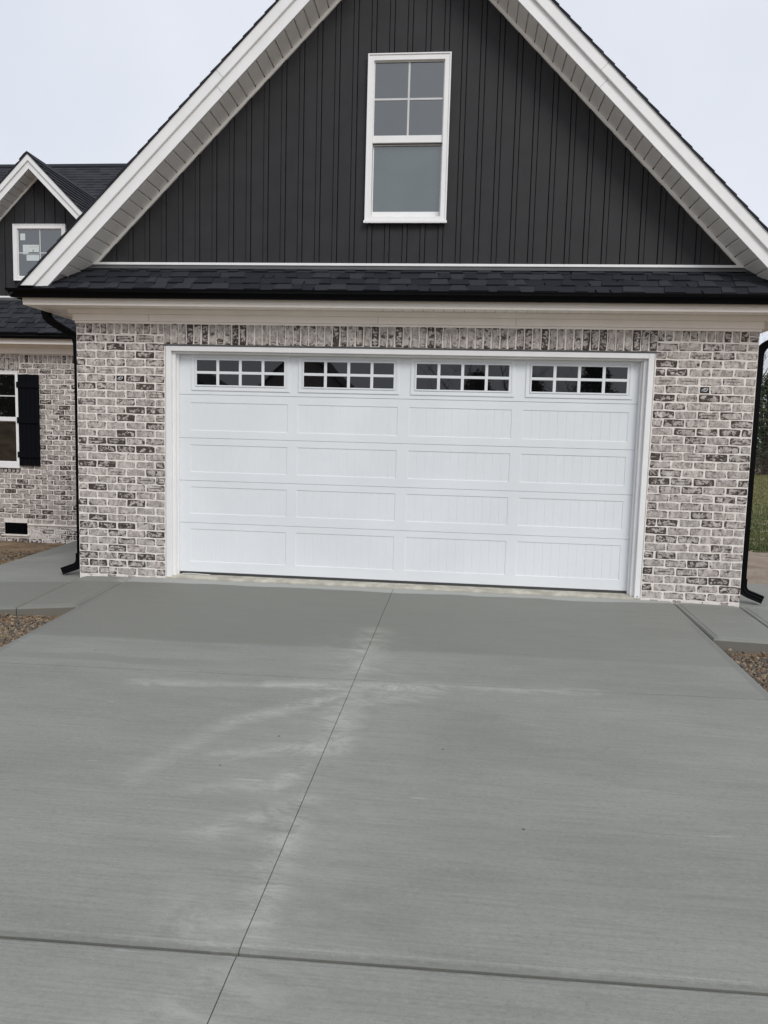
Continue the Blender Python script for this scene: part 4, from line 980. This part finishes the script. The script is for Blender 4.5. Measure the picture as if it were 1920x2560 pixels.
# ------------------------------------------------------------------ across the street (seen mirrored in the door lights)
def far_house(loc, w, dep, hw, rise, label):
    h_ = empty('neighbour_house', loc); tag(h_, label, 'house')
    MB().box(-w / 2, w / 2, -dep / 2, dep / 2, 0, hw).prism_y([(-w / 2, hw), (w / 2, hw), (0, hw + rise)], -dep / 2, dep / 2).build('wall', 'tan', h_)
    k = .35
    for s_ in (-1, 1):
        P_ = [(0, hw + rise + .02), (0, hw + rise + .2), (s_ * (w / 2 + k), hw - k * rise / (w / 2) + .2), (s_ * (w / 2 + k), hw - k * rise / (w / 2) + .02)]
        MB().prism_y(P_ if s_ < 0 else P_[::-1], -dep / 2 - k, dep / 2 + k).build('roof', 'shingle', h_)
    for x in (-w * .28, w * .28):
        wn = MB().ring(x - .5, x + .5, .9, 2.3, .09, dep / 2 + .002, dep / 2 + .05).build('window', 'white', h_); MB().box(x - .41, x + .41, dep / 2 + .003, dep / 2 + .02, .99, 2.21).build('pane', 'glass', wn)
    d_ = MB().box(-.5, .5, dep / 2 + .004, dep / 2 + .05, .05, 2.1).build('door', 'siding', h_)
far_house((-10.0, -47, -.75), 10.5, 9, 3.2, 4.9, 'tan gabled house across the street, mirrored in the second door light')
far_house((-20.5, -50, -.75), 13, 9, 3.6, 3.4, 'low tan house across the street, mirrored in the leftmost door light')
for i, (x, lab) in enumerate(((1.6, 'left half of the third door light'), (5.2, 'right half of the third door light'), (8.6, 'left half of the rightmost door light'))):
    tree('bare_tree', 'leafless tree across the street, mirrored in the ' + lab, 'tree', BG[i % 3], (x, -45 - i, -.75), i * 1.7, 1.12, 'leafless trees across the street')
for i, (x, lab) in enumerate(((2.0, 'left of the third door light'), (6.0, 'right of the third door light'), (10.4, 'left of the rightmost door light'), (15.5, 'right of the rightmost door light'))):
    tree('evergreen_tree', 'dark evergreen across the street, mirrored low at the ' + lab, 'tree', CG[i % 3], (x, -48 - (i % 2), -.75), i * 1.1, 1.42 + .14 * (i % 2), 'evergreens across the street')
for i, (x, y, lab) in enumerate(((-27, -31, 'left upper panes'), (-31, -33, 'right upper panes'), (-23.5, -33, 'upper sash'))):  # unseen evergreens, added so the wing window's upper panes reflect dark
    tree('evergreen_tree', 'large dark evergreen added to darken the wing window, ' + lab, 'tree', CG[i], (x, y, -.75), i * 2.1, 1.9, 'evergreens added to darken the wing window')
# spoil heap added out of view to brown the wing window's mirror image
mb = MB(); r = random.Random(4); n = 26
for j in range(n + 1):
    for i in range(n + 1):
        u, v = i / n * 2 - 1, j / n * 2 - 1; q = max(0, 1 - math.hypot(u, v)); mb.v.append((-16.5 + u * 7, -11.5 + v * 5, -.85 + 2.7 * q ** .8 * (1 + r.uniform(-.07, .07))))
mb.f = [(j * (n + 1) + i, j * (n + 1) + i + 1, (j + 1) * (n + 1) + i + 1, (j + 1) * (n + 1) + i) for j in range(n) for i in range(n)]
o = mb.build('added_soil_heap', 'dirt', smooth=True); tag(o, 'heap of brown soil left of the drive, added to brown the reflection in the wing window', 'soil heap', kind='structure')
